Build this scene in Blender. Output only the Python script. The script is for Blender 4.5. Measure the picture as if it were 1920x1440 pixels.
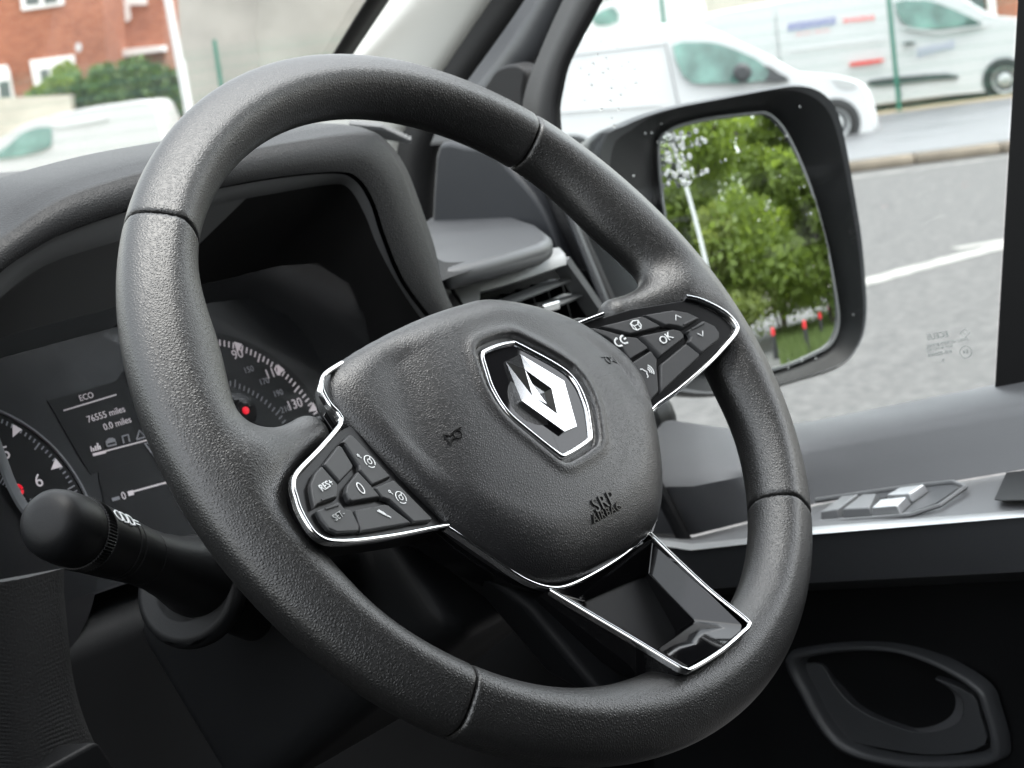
import bpy, bmesh, math, random
import numpy as np
from mathutils import Vector, Matrix
random.seed(7); rng = np.random.default_rng(7)
for o in list(bpy.data.objects): bpy.data.objects.remove(o)
sc = bpy.context.scene
COL = sc.collection
R = math.radians
OZ = 1.30                                   # steering wheel centre above the ground

# ------------------------------------------------------------------ camera
FPX = 3487.0                                # focal length in pixels of a 1920 px wide picture
CP = np.array([-0.62797, -0.58441, 0.166 + OZ])
yaw, pit, rol = 0.82968, -0.19284, -0.13429
_f = np.array([math.sin(yaw)*math.cos(pit), math.cos(yaw)*math.cos(pit), math.sin(pit)])
_r = np.array([math.cos(yaw), -math.sin(yaw), 0.0]); _u = np.cross(_r, _f)
CR = _r*math.cos(rol) + _u*math.sin(rol); CU = -_r*math.sin(rol) + _u*math.cos(rol); CD = _f
cd = bpy.data.cameras.new('camera'); cam = bpy.data.objects.new('camera', cd); COL.objects.link(cam)
m = Matrix.Identity(4)
for i in range(3):
    m[i][0] = CR[i]; m[i][1] = CU[i]; m[i][2] = -CD[i]; m[i][3] = CP[i]
cam.matrix_world = m
cd.sensor_width = 36.0; cd.lens = FPX/1920*36.0
cd.clip_start = 0.02; cd.clip_end = 600
cd.dof.use_dof = True; cd.dof.focus_distance = 0.82; cd.dof.aperture_fstop = 22.0
sc.camera = cam

# ------------------------------------------------------------------ sky, sun, exposure (overcast)
SUN_EL, SUN_AZ = R(74), R(150)              # azimuth from +Y towards +X: veiled sun high behind the driver's window
w = bpy.data.worlds.new('World'); sc.world = w; w.use_nodes = True
nt = w.node_tree; bg = nt.nodes['Background']
sky = nt.nodes.new('ShaderNodeTexSky'); sky.sky_type = 'NISHITA'; sky.sun_disc = False
sky.sun_elevation = SUN_EL; sky.sun_rotation = SUN_AZ
sky.air_density = 2.0; sky.dust_density = 3.0; sky.ozone_density = 1.0
hs = nt.nodes.new('ShaderNodeHueSaturation'); hs.inputs['Saturation'].default_value = 0.22
nt.links.new(sky.outputs[0], hs.inputs['Color']); nt.links.new(hs.outputs[0], bg.inputs['Color'])
bg.inputs['Strength'].default_value = 0.15
sd = bpy.data.lights.new('sun', 'SUN'); sd.energy = 0.5; sd.angle = R(40); sd.color = (1, 0.97, 0.93)
sun = bpy.data.objects.new('sun', sd); COL.objects.link(sun)
sv = Vector((math.sin(SUN_AZ)*math.cos(SUN_EL), math.cos(SUN_AZ)*math.cos(SUN_EL), math.sin(SUN_EL)))
sun.rotation_euler = (-sv).to_track_quat('-Z', 'Y').to_euler(); sun.location = (0, 0, 30)
sc.view_settings.view_transform = 'Standard'; sc.view_settings.look = 'None'
sc.view_settings.exposure = 2.36; sc.view_settings.gamma = 1.0
sc.cycles.max_bounces = 10; sc.cycles.diffuse_bounces = 5; sc.cycles.transparent_max_bounces = 24
sc.cycles.use_denoising = True; sc.cycles.caustics_reflective = False; sc.cycles.caustics_refractive = False

# ------------------------------------------------------------------ placing: a picture point on a real plane
def ray(px, py):
    v = CD + CR*(px-960)/FPX - CU*(py-720)/FPX
    return v/np.linalg.norm(v)
def hit(px, py, p, n):
    r = ray(px, py); n = np.asarray(n, float); t = ((np.asarray(p, float)-CP)@n)/(r@n)
    return CP + r*t
def atx(px, py, x): return hit(px, py, (x, 0, 0), (1, 0, 0))
def aty(px, py, y): return hit(px, py, (0, y, 0), (0, 1, 0))
def atz(px, py, z): return hit(px, py, (0, 0, z+OZ), (0, 0, 1))

# ------------------------------------------------------------------ materials
MATS = {}
def mat(name, col, rough=0.5, metal=0.0, bump=None, var=0.0, varscale=8.0, spec=0.5, coat=0.0, emit=None, estr=0.0, coat_rough=0.05):
    """bump: list of (kind, scale, strength, distance)"""
    m = bpy.data.materials.new(name); m.use_nodes = True
    t = m.node_tree; b = t.nodes['Principled BSDF']
    b.inputs['Base Color'].default_value = (*col, 1); b.inputs['Roughness'].default_value = rough
    b.inputs['Metallic'].default_value = metal; b.inputs['Specular IOR Level'].default_value = spec
    b.inputs['Coat Weight'].default_value = coat; b.inputs['Coat Roughness'].default_value = coat_rough
    if emit: b.inputs['Emission Color'].default_value = (*emit, 1); b.inputs['Emission Strength'].default_value = estr
    tc = t.nodes.new('ShaderNodeTexCoord'); prev = None
    for kind, scale, strength, dist in (bump or []):
        if kind == 'leather':
            nz = t.nodes.new('ShaderNodeTexNoise'); nz.inputs['Scale'].default_value = scale*0.6; nz.inputs['Detail'].default_value = 1
            mx = t.nodes.new('ShaderNodeMixRGB'); mx.blend_type = 'LINEAR_LIGHT'; mx.inputs[0].default_value = 0.35/scale
            t.links.new(tc.outputs['Object'], nz.inputs['Vector'])
            t.links.new(tc.outputs['Object'], mx.inputs[1]); t.links.new(nz.outputs['Color'], mx.inputs[2])
            v = t.nodes.new('ShaderNodeTexVoronoi'); v.feature = 'DISTANCE_TO_EDGE'; v.inputs['Scale'].default_value = scale
            t.links.new(mx.outputs[0], v.inputs['Vector'])
            mr = t.nodes.new('ShaderNodeMapRange'); mr.interpolation_type = 'SMOOTHSTEP'
            mr.inputs['From Min'].default_value = 0.0; mr.inputs['From Max'].default_value = 0.42
            t.links.new(v.outputs['Distance'], mr.inputs['Value']); h = mr.outputs['Result']
        elif kind == 'noise':
            v = t.nodes.new('ShaderNodeTexNoise'); v.inputs['Scale'].default_value = scale; v.inputs['Detail'].default_value = 4
            t.links.new(tc.outputs['Object'], v.inputs['Vector']); h = v.outputs['Fac']
        elif kind == 'wave':
            v = t.nodes.new('ShaderNodeTexWave'); v.inputs['Scale'].default_value = scale
            t.links.new(tc.outputs['Object'], v.inputs['Vector']); h = v.outputs['Fac']
        bp = t.nodes.new('ShaderNodeBump'); bp.inputs['Strength'].default_value = strength; bp.inputs['Distance'].default_value = dist
        t.links.new(h, bp.inputs['Height'])
        if prev: t.links.new(prev.outputs[0], bp.inputs['Normal'])
        prev = bp
    if prev: t.links.new(prev.outputs[0], b.inputs['Normal'])
    if var > 0:
        nz = t.nodes.new('ShaderNodeTexNoise'); nz.inputs['Scale'].default_value = varscale; nz.inputs['Detail'].default_value = 6
        t.links.new(tc.outputs['Object'], nz.inputs['Vector'])
        mr = t.nodes.new('ShaderNodeMapRange'); mr.inputs['From Min'].default_value = 0.3; mr.inputs['From Max'].default_value = 0.7
        mr.inputs['To Min'].default_value = 1-var; mr.inputs['To Max'].default_value = 1+var
        t.links.new(nz.outputs['Fac'], mr.inputs['Value'])
        mx = t.nodes.new('ShaderNodeMixRGB'); mx.blend_type = 'MULTIPLY'; mx.inputs[0].default_value = 1; mx.inputs[1].default_value = (*col, 1)
        t.links.new(mr.outputs[0], mx.inputs[2]); t.links.new(mx.outputs[0], b.inputs['Base Color'])
        mr2 = t.nodes.new('ShaderNodeMapRange'); mr2.inputs['From Min'].default_value = 0.3; mr2.inputs['From Max'].default_value = 0.7
        mr2.inputs['To Min'].default_value = max(0, rough-var*0.25); mr2.inputs['To Max'].default_value = min(1, rough+var*0.25)
        t.links.new(nz.outputs['Fac'], mr2.inputs['Value']); t.links.new(mr2.outputs[0], b.inputs['Roughness'])
    MATS[name] = m
    return m
def glassmat(name, tint, ior=1.45):
    m = bpy.data.materials.new(name); m.use_nodes = True; t = m.node_tree; t.nodes.remove(t.nodes['Principled BSDF'])
    out = t.nodes['Material Output']; tr = t.nodes.new('ShaderNodeBsdfTransparent'); tr.inputs[0].default_value = (*tint, 1)
    gl = t.nodes.new('ShaderNodeBsdfGlossy'); gl.inputs['Roughness'].default_value = 0.0
    fr = t.nodes.new('ShaderNodeFresnel'); ge = t.nodes.new('ShaderNodeNewGeometry'); mr = t.nodes.new('ShaderNodeMapRange')   # same Fresnel from both faces of the sheet
    mr.inputs['To Min'].default_value = ior; mr.inputs['To Max'].default_value = 1/ior
    t.links.new(ge.outputs['Backfacing'], mr.inputs['Value']); t.links.new(mr.outputs[0], fr.inputs['IOR'])
    mx = t.nodes.new('ShaderNodeMixShader'); t.links.new(fr.outputs[0], mx.inputs[0]); t.links.new(tr.outputs[0], mx.inputs[1]); t.links.new(gl.outputs[0], mx.inputs[2])
    t.links.new(mx.outputs[0], out.inputs['Surface']); MATS[name] = m
    return m

M_LEATHER = mat('grained_leather', (0.009, 0.009, 0.009), 0.42, spec=0.80, bump=[('leather', 760, 1.0, 0.000105)], var=0.04, varscale=25)
M_PADSKIN = mat('airbag_skin', (0.008, 0.008, 0.009), 0.42, spec=0.80, bump=[('leather', 840, 1.0, 0.00009)], var=0.06, varscale=30)
M_CORE = mat('black_core', (0.006, 0.006, 0.006), 0.8)
M_DASH = mat('dash_grain', (0.010, 0.0104, 0.0115), 0.50, spec=0.26, bump=[('leather', 660, 0.9, 0.00013)], var=0.08, varscale=12)
M_DASHFINE = mat('fine_grain_plastic', (0.042, 0.044, 0.048), 0.44, spec=0.6, bump=[('noise', 1500, 0.35, 0.0002)], var=0.08, varscale=12)
M_DARK = mat('dark_plastic', (0.006, 0.0063, 0.007), 0.48, spec=0.2, bump=[('noise', 1300, 0.3, 0.0002)], var=0.15, varscale=14)
M_BLACK = mat('matt_black', (0.003, 0.003, 0.0033), 0.7, spec=0.3)
M_RUBBER = mat('rubber_seal', (0.010, 0.010, 0.011), 0.6)
M_SATIN = mat('satin_grey_trim', (0.16, 0.165, 0.17), 0.42, bump=[('noise', 2500, 0.12, 0.0001)])
M_SILVER = mat('silver_trim', (0.55, 0.56, 0.57), 0.32, metal=0.8)
M_CHROME = mat('chrome', (0.78, 0.79, 0.80), 0.06, metal=1.0)
M_GLOSS = mat('piano_black', (0.003, 0.003, 0.0035), 0.05, spec=0.45)
M_EMBCHROME = mat('brushed_chrome', (0.74, 0.75, 0.76), 0.14, metal=1.0)
M_EMBLEM = mat('dark_mirror', (0.008, 0.008, 0.009), 0.02, spec=0.4)
M_DOORTOP = mat('door_top_plastic', (0.085, 0.087, 0.092), 0.45, spec=0.7, bump=[('leather', 900, 0.6, 0.00008)], var=0.06, varscale=12)
M_PANEL = mat('panel_black', (0.004, 0.004, 0.0045), 0.28, spec=0.22)
M_BROW = mat('grey_brow_trim', (0.24, 0.245, 0.25), 0.5, bump=[('noise', 2500, 0.12, 0.0001)])
M_BUTTON = mat('button_plastic', (0.034, 0.035, 0.037), 0.55, bump=[('noise', 3000, 0.15, 0.0001)], var=0.06, varscale=60)
M_PRINT = mat('white_print', (0.72, 0.74, 0.75), 0.5)
M_PRINTDIM = mat('worn_print', (0.30, 0.31, 0.31), 0.5)
M_BLACKMARK = mat('embossed_black', (0.008, 0.008, 0.008), 0.3)
M_HEADLINER = mat('pale_headliner', (0.62, 0.62, 0.60), 0.9, bump=[('noise', 700, 0.3, 0.0004)])
M_RECESSREFL = mat('recess_reflection_grey', (0.17, 0.175, 0.18), 0.5)
M_SAIL = mat('sail_plastic', (0.030, 0.032, 0.036), 0.5, spec=0.4, bump=[('noise', 1500, 0.3, 0.0002)])
M_PILLAR = mat('pale_pillar_trim', (0.46, 0.46, 0.43), 0.85, bump=[('noise', 900, 0.25, 0.0003)], var=0.04, varscale=6)
M_SCREEN = mat('cluster_lens', (0.006, 0.0065, 0.008), 0.32, spec=0.35, var=0.2, varscale=18)
M_LCD = mat('display_ground', (0.003, 0.003, 0.004), 0.4, spec=0.25)
M_LIT = mat('lit_print', (0.6, 0.57, 0.58), 0.5, emit=(0.95, 0.80, 0.84), estr=0.055)
M_LITDIM = mat('dim_lit_print', (0.25, 0.25, 0.27), 0.5, emit=(0.85, 0.80, 0.84), estr=0.010)
M_RED = mat('red_lamp', (0.6, 0.01, 0.02), 0.4, emit=(1.0, 0.015, 0.04), estr=0.13)
M_RING = mat('dial_ring', (0.20, 0.20, 0.21), 0.35, metal=0.6)
M_FABRIC = mat('woven_fabric', (0.010, 0.0105, 0.0115), 0.9, bump=[('noise', 900, 0.6, 0.0006)])
M_MIRROR = mat('mirror_glass', (0.93, 0.95, 0.94), 0.0, metal=1.0)
M_HOUSING = mat('mirror_housing_plastic', (0.030, 0.031, 0.034), 0.38, bump=[('noise', 1400, 0.25, 0.0002)], var=0.1, varscale=10)
M_GLASS = glassmat('side_glass', (0.95, 0.97, 0.965))
M_LENS = glassmat('clear_lens', (0.92, 0.93, 0.94), 1.27)
M_SCREENGLASS = glassmat('windscreen_glass', (0.92, 0.935, 0.925))
M_DROP = bpy.data.materials.new('water_drop'); M_DROP.use_nodes = True
_b = M_DROP.node_tree.nodes['Principled BSDF']; _b.inputs['Transmission Weight'].default_value = 1.0; _b.inputs['Roughness'].default_value = 0.0; _b.inputs['IOR'].default_value = 1.33

M_BEAD = mat('rain_bead', (0.85, 0.87, 0.87), 0.05); M_BEAD.node_tree.nodes['Principled BSDF'].inputs['Transmission Weight'].default_value = 0.45  # whitened water: the pale base stands in for reflected sky

# ------------------------------------------------------------------ mesh helpers
WROOT = {}                                  # things whose parts are written in world coordinates
def link(o, parent=None, label=None, cat=None, group=None, kind=None):
    COL.objects.link(o)
    if parent is not None:
        o.parent = parent
        if parent.name in WROOT: o.matrix_parent_inverse = WROOT[parent.name]
    if label: o['label'] = label
    if cat: o['category'] = cat
    if group: o['group'] = group
    if kind: o['kind'] = kind
    return o
def empty(name, M=None, **k):
    o = bpy.data.objects.new(name, None); o.empty_display_size = 0.05; link(o, **k)
    if M is not None: o.matrix_world = M
    return o
def wroot(name, loc, **k):
    o = empty(name, Matrix.Translation(Vector(loc)), **k); WROOT[o.name] = Matrix.Translation(-Vector(loc)); return o
def mk(name, v, f, material, parent=None, smooth=True, bevel=0.0, seg=2, angle=35, sub=0, loc=None, **k):
    me = bpy.data.meshes.new(name); me.from_pydata([tuple(map(float, q)) for q in v], [], [tuple(map(int, q)) for q in f]); me.update()
    bm = bmesh.new(); bm.from_mesh(me); bmesh.ops.recalc_face_normals(bm, faces=bm.faces); bm.to_mesh(me); bm.free()
    me.materials.append(material)
    if smooth:
        for p in me.polygons: p.use_smooth = True
        if not bevel:
            me.set_sharp_from_angle(angle=R(angle))
    o = bpy.data.objects.new(name, me); link(o, parent, **k)
    if bevel:
        b = o.modifiers.new('bevel', 'BEVEL'); b.width = bevel; b.segments = seg; b.limit_method = 'ANGLE'; b.angle_limit = R(angle); b.harden_normals = True
    if sub:
        s = o.modifiers.new('sub', 'SUBSURF'); s.levels = sub; s.render_levels = sub
    if loc is not None: o.location = loc
    return o
def prismvf(bot, top):
    n = len(bot); v = list(bot)+list(top)
    f = [tuple(range(n))[::-1], tuple(range(n, 2*n))]+[(i, (i+1) % n, n+(i+1) % n, n+i) for i in range(n)]
    return v, f
def prism(name, pts, ext, material, parent=None, **k):
    pts = [np.asarray(p, float) for p in pts]; ext = np.asarray(ext, float)
    v, f = prismvf(pts, [p+ext for p in pts]); return mk(name, v, f, material, parent, **k)
def boxvf(c, s):
    c = np.asarray(c, float); h = np.asarray(s, float)/2
    v = [c+h*np.array(q) for q in [(-1,-1,-1),(1,-1,-1),(1,1,-1),(-1,1,-1),(-1,-1,1),(1,-1,1),(1,1,1),(-1,1,1)]]
    return v, [(0,3,2,1),(4,5,6,7),(0,1,5,4),(1,2,6,5),(2,3,7,6),(3,0,4,7)]
def box(name, c, s, material, parent=None, **k):
    v, f = boxvf(c, s); return mk(name, v, f, material, parent, **k)
def join(parts):
    V, F = [], []
    for v, f in parts:
        o = len(V); V += list(v); F += [tuple(i+o for i in q) for q in f]
    return V, F
def gridvf(rows, closed_u=False):
    nr, nc = len(rows), len(rows[0]); v = [p for r in rows for p in r]; f = []
    for i in range(nr-1):
        for j in range(nc if closed_u else nc-1):
            k = (j+1) % nc; f.append((i*nc+j, i*nc+k, (i+1)*nc+k, (i+1)*nc+j))
    return v, f
def catmull(P, n, closed=False):
    P = np.asarray(P, float); N = len(P); out = []
    segs = N if closed else N-1
    for i in range(segs):
        g = lambda k: P[k % N] if closed else P[min(max(k, 0), N-1)]
        p0, p1, p2, p3 = g(i-1), g(i), g(i+1), g(i+2)
        for t in np.arange(n)/n:
            out.append(0.5*((2*p1)+(-p0+p2)*t+(2*p0-5*p1+4*p2-p3)*t*t+(-p0+3*p1-3*p2+p3)*t**3))
    if not closed: out.append(P[-1])
    return np.array(out)
def sweepvf(path, prof, up, closed=False):
    """profile points (side, up); up: vector or per-point vectors"""
    path = np.asarray(path, float); n = len(path); rows = []
    up = np.asarray(up, float); ups = np.tile(up, (n, 1)) if up.ndim == 1 else up
    for i in range(n):
        if closed: t = path[(i+1) % n]-path[i-1]
        else: t = path[min(i+1, n-1)]-path[max(i-1, 0)]
        t /= np.linalg.norm(t)+1e-12; s = np.cross(t, ups[i]); s /= np.linalg.norm(s)+1e-12; u = np.cross(s, t)
        rows.append([path[i]+s*a+u*b for a, b in prof])
    m_ = len(prof)
    if closed: rows.append(rows[0])
    v, f = gridvf(rows, True)
    if not closed: f += [tuple(range(m_)), tuple(range((n-1)*m_, n*m_))]
    return v, f
def circ(a, b=None, n=10):
    b = a if b is None else b
    return [(a*math.cos(2*math.pi*i/n), b*math.sin(2*math.pi*i/n)) for i in range(n)]
def tube(name, path, r, material, parent=None, n=10, closed=False, up=(0, 0, 1), **k):
    v, f = sweepvf(path, circ(r, n=n) if not isinstance(r, list) else r, up, closed); return mk(name, v, f, material, parent, **k)
def lathevf(prof, p0, axis, n=40, sharp=False):
    """prof: (distance along axis, radius)"""
    p0 = np.asarray(p0, float); a = np.asarray(axis, float); a /= np.linalg.norm(a)
    s = np.cross(a, (0.123, 0.3, 0.9)); s /= np.linalg.norm(s); u = np.cross(a, s)
    rows = [[p0+a*d+(s*math.cos(2*math.pi*j/n)+u*math.sin(2*math.pi*j/n))*r for j in range(n)] for d, r in prof]
    v, f = gridvf(rows, True); f += [tuple(range(n)), tuple(range((len(prof)-1)*n, len(prof)*n))]
    return v, f
def text(name, s, size, M, material, parent=None, ext=0.0002, align='CENTER', spacing=1.0, **k):
    c = bpy.data.curves.new(name, 'FONT'); c.body = s; c.size = size; c.extrude = ext; c.align_x = align; c.align_y = 'CENTER'; c.space_character = spacing
    c.resolution_u = 3
    t = bpy.data.objects.new('tmp', c); COL.objects.link(t)
    bpy.context.view_layer.update()
    me = bpy.data.meshes.new_from_object(t.evaluated_get(bpy.context.evaluated_depsgraph_get()))
    bpy.data.objects.remove(t); bpy.data.curves.remove(c)
    me.materials.clear(); me.materials.append(material); me.transform(M); me.name = name
    o = bpy.data.objects.new(name, me); link(o, parent, **k); return o
def frame_matrix(o, x, y):
    x = Vector(x).normalized(); y = Vector(y); z = x.cross(y).normalized(); y = z.cross(x).normalized()
    return Matrix(((x.x, y.x, z.x, o[0]), (x.y, y.y, z.y, o[1]), (x.z, y.z, z.z, o[2]), (0, 0, 0, 1)))
def smin(a, b, k):
    h = np.clip(0.5+0.5*(b-a)/k, 0, 1); return b*(1-h)+a*h-k*h*(1-h)
def smax(a, b, k): return -smin(-a, -b, k)
def polydist(P, x, y):
    """signed distance (negative inside) of 2-D grids to a polygon"""
    P = np.asarray(P, float); d = np.full(x.shape, 1e9); ins = np.zeros(x.shape, bool); n = len(P)
    for i in range(n):
        a, b = P[i], P[(i+1) % n]; e = b-a; wx, wy = x-a[0], y-a[1]
        t = np.clip((wx*e[0]+wy*e[1])/(e@e+1e-12), 0, 1); dx, dy = wx-e[0]*t, wy-e[1]*t
        d = np.minimum(d, dx*dx+dy*dy)
        c = (a[1] > y) != (b[1] > y)
        ins ^= c & (x < (b[0]-a[0])*(y-a[1])/((b[1]-a[1]) if b[1] != a[1] else 1e-12)+a[0])
    d = np.sqrt(d); return np.where(ins, -d, d)
def surfnet(F, o, h):
    """isosurface F=0 of a voxel grid as quads"""
    nx, ny, nz = F.shape; S = F < 0; C = (nx-1, ny-1, nz-1)
    acc = np.zeros(C+(3,)); cnt = np.zeros(C); cross = []
    for ax in range(3):
        s0 = [slice(None)]*3; s1 = [slice(None)]*3; s0[ax] = slice(0, -1); s1[ax] = slice(1, None)
        A, B = F[tuple(s0)], F[tuple(s1)]; X = S[tuple(s0)] != S[tuple(s1)]
        T = np.where(X, A/np.where(X, A-B, 1), 0); cross.append((X, S[tuple(s0)]))
        oth = [k for k in range(3) if k != ax]
        for a in (0, 1):
            for b in (0, 1):
                sl = [slice(None)]*3
                sl[oth[0]] = slice(a, a+C[oth[0]]); sl[oth[1]] = slice(b, b+C[oth[1]])
                x = X[tuple(sl)]; cnt += x
                acc[..., ax] += np.where(x, T[tuple(sl)], 0); acc[..., oth[0]] += x*a; acc[..., oth[1]] += x*b
    act = cnt > 0; idx = np.full(C, -1); idx[act] = np.arange(act.sum())
    ijk = np.argwhere(act); V = (ijk+acc[act]/cnt[act][:, None])*h+np.asarray(o)
    Q = []
    for ax in range(3):
        X, s = cross[ax]; b, c = [k for k in range(3) if k != ax]
        e = np.argwhere(X); ok = (e[:, b] > 0) & (e[:, b] < C[b]) & (e[:, c] > 0) & (e[:, c] < C[c]); e = e[ok]
        def g(db, dc):
            q = e.copy(); q[:, b] -= db; q[:, c] -= dc; return idx[q[:, 0], q[:, 1], q[:, 2]]
        q = np.stack([g(1, 1), g(0, 1), g(0, 0), g(1, 0)], 1)
        fl = s[e[:, 0], e[:, 1], e[:, 2]]
        if ax == 1: fl = ~fl
        q[~fl] = q[~fl][:, ::-1]; Q.append(q)
    return V, np.concatenate(Q)
def sdfmesh(name, fn, lo, hi, h, material, parent=None, scale=0.001, **k):
    ax = [np.arange(l, u+h, h) for l, u in zip(lo, hi)]
    X, Y, Z = np.meshgrid(*ax, indexing='ij', sparse=False)
    V, Q = surfnet(fn(X, Y, Z), lo, h)
    me = bpy.data.meshes.new(name); me.from_pydata((V*scale).tolist(), [], Q.tolist()); me.update()
    me.polygons.foreach_set('use_smooth', [True]*len(me.polygons)); me.materials.append(material)
    o = bpy.data.objects.new(name, me); return link(o, parent, **k)
# ================================================================== STEERING WHEEL (local frame in mm: x right, y up the wheel, z to the driver)
TAU, TH = 0.58629, 0.03415
_ex = np.array([1, 0, 0]); _eu = np.array([0, math.sin(TAU), math.cos(TAU)]); WN = np.array([0, -math.cos(TAU), math.sin(TAU)])
WX = _ex*math.cos(TH)+_eu*math.sin(TH); WY = -_ex*math.sin(TH)+_eu*math.cos(TH)
W0 = np.array([0, 0, OZ])
MW = Matrix([[WX[i], WY[i], WN[i], W0[i]] for i in range(3)]+[[0, 0, 0, 1]])
wheel = empty('steering_wheel', MW, label='black grained leather steering wheel with chrome trim and diamond emblem', cat='steering wheel')
def wl(px, py, zf):
    z = 5.0
    for _ in range(12):
        P = hit(px, py, W0+WN*z*0.001, WN)-W0; x, y = P@WX*1000, P@WY*1000; z = zf(x, y) if callable(zf) else zf
    return np.array([x, y, z])
PHI = [43.4, 136.6, 223.4, 316.6]
def bumpf(phi, c, s):
    d = (phi-c+180) % 360-180; return np.exp(-(d/s)**2)
def capsule(x, y, z, a, b, r):
    a, b = np.array(a, float), np.array(b, float); e = b-a
    t = np.clip(((x-a[0])*e[0]+(y-a[1])*e[1]+(z-a[2])*e[2])/(e@e), 0, 1)
    return np.sqrt((x-a[0]-e[0]*t)**2+(y-a[1]-e[1]*t)**2+((z-a[2]-e[2]*t))**2)-r
def rim_d(x, y, z):
    r = np.hypot(x, y); phi = np.degrees(np.arctan2(y, x)) % 360
    thumb = 10*(bumpf(phi, 158, 13)+bumpf(phi, 22, 13)+0.8*bumpf(phi, 178, 10)+0.8*bumpf(phi, 2, 10))
    low = 5*bumpf(phi, 270, 22)+4*(bumpf(phi, 196, 8)+bumpf(phi, 344, 8))
    ain = 16.2+thumb+low; u = r-172.5-2.0*bumpf(phi, 80, 26)+1.8*bumpf(phi, 24, 18)
    a = np.where(u < 0, ain, 16.6); b = 17.2
    q = ((np.abs(u)/a)**2.15+(np.abs(z)/b)**2.15)**(1/2.15)
    d = (q-1)*np.minimum(a, b)*0.9
    un = np.where(u < 0, u*16.2/ain, u)+2.5
    c1, s1, c2, s2 = math.cos(R(24)), math.sin(R(24)), math.cos(R(42)), math.sin(R(42))
    d = smax(d, un*s1+z*c1-14.9, 5.5); d = smax(d, -un*s2+z*c2-13.9, 5.5)
    for s in (-1, 1):
        d = smin(d, capsule(x, y, z, (s*152, 4, 1), (s*112, 11, -7), 9.5), 19)
    return d
for k in range(4):
    a0, a1 = PHI[k], PHI[(k+1) % 4]+(360 if k == 3 else 0)
    aa = np.radians(np.linspace(a0, a1, 30)); rr = np.array([100, 192])
    xs = np.outer(np.cos(aa), rr).ravel(); ys = np.outer(np.sin(aa), rr).ravel()
    lo = (min(xs.min(), 0 if False else xs.min())-4, ys.min()-4, -21); hi = (xs.max()+4, ys.max()+4, 22)
    def fn(x, y, z, a0=a0, a1=a1):
        s0 = -math.sin(R(a0))*x+math.cos(R(a0))*y; s1 = -math.sin(R(a1))*x+math.cos(R(a1))*y
        return smax(rim_d(x, y, z), np.maximum(0.38-s0, s1+0.38), 1.3)
    sdfmesh('rim_section', fn, lo, hi, 1.35, M_LEATHER, wheel)
t_ = np.linspace(0, 2*math.pi, 121)[:-1]
v, f = sweepvf(np.stack([172.5*np.cos(t_), 172.5*np.sin(t_), 0*t_], 1)*0.001, circ(0.0105, n=12), (0, 0, 1), True)
mk('rim_core', v, f, M_CORE, wheel)

# airbag pad
low = [(79, -50), (71, -64), (60, -79), (48, -90), (36, -96), (18, -99), (0, -99.5)]
PAD = [(0, 42), (22, 40), (48, 28.5), (70, 12.5), (85, -8), (89, -22), (86, -36)]+low+[(-x, y) for x, y in low[-2::-1]]+[(-88, -28), (-95, -6), (-98, 10), (-97, 22), (-91, 31), (-76, 36.5), (-52, 40), (-25, 42)]
PAD = catmull(PAD, 4, True)
def zedge(y): return np.clip(-0.5+(y+50)*0.09, -5, 0)
EMB = [(130,220),(160,190),(300,132),(440,105),(485,112),(700,222),(900,332),(1040,430),(1130,540),(1190,655),(1240,800),(1265,950),(1280,1085),(1265,1140),(1130,1238),(1000,1308),(960,1308),(900,1270),(700,1112),(480,932),(380,832),(300,720),(220,570),(170,420),(130,282)]
EMB = np.array([wl(880+a*.18056, 620+b*.18056, 14.5)[:2] for a, b in EMB])
EC = EMB.mean(0)
def padtop(x, y):
    d = -polydist(PAD, x, y); ze = zedge(y)
    wroll = 15+15*np.clip((-30-y)/50, 0, 1)
    t = np.clip(d/wroll, 0, 1); prof = np.sqrt(np.clip(1-(1-t)**2.2, 0, 1))
    crown = 16.6-0.0009*x*x-0.0011*(y+18)**2
    dip = -2.6*np.exp(-((np.abs(x)-70+0.35*(y+10))/14.0)**2)*np.clip((d-4)/12, 0, 1)
    return ze+(crown-ze)*prof+dip
def pad_fn(x, y, z):
    x2, y2 = x[:, :, 0], y[:, :, 0]
    d2 = polydist(PAD, x2, y2)[:, :, None]; zt = padtop(x2, y2)[:, :, None]; de = polydist(EMB, x2, y2)[:, :, None]
    f = smax(d2, (z-zt)*0.85, 2.0); f = np.maximum(f, -9-z)
    pocket = smax(de-3.2, (zt-3.0)-z, 1.5)
    lip = np.exp(-((de-5.5)/3.0)**2)*0.9
    return smax(f-lip*(np.abs(z-zt) < 6), -pocket, 1.6)
hub = sdfmesh('airbag_pad', pad_fn, (-104, -104, -10), (104, 45, 22), 1.2, M_PADSKIN, wheel)
def on_pad(px, py, lift=0.0):
    P = wl(px, py, lambda x, y: float(padtop(np.array([x]), np.array([y]))[0])); P[2] += lift; return P
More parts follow.
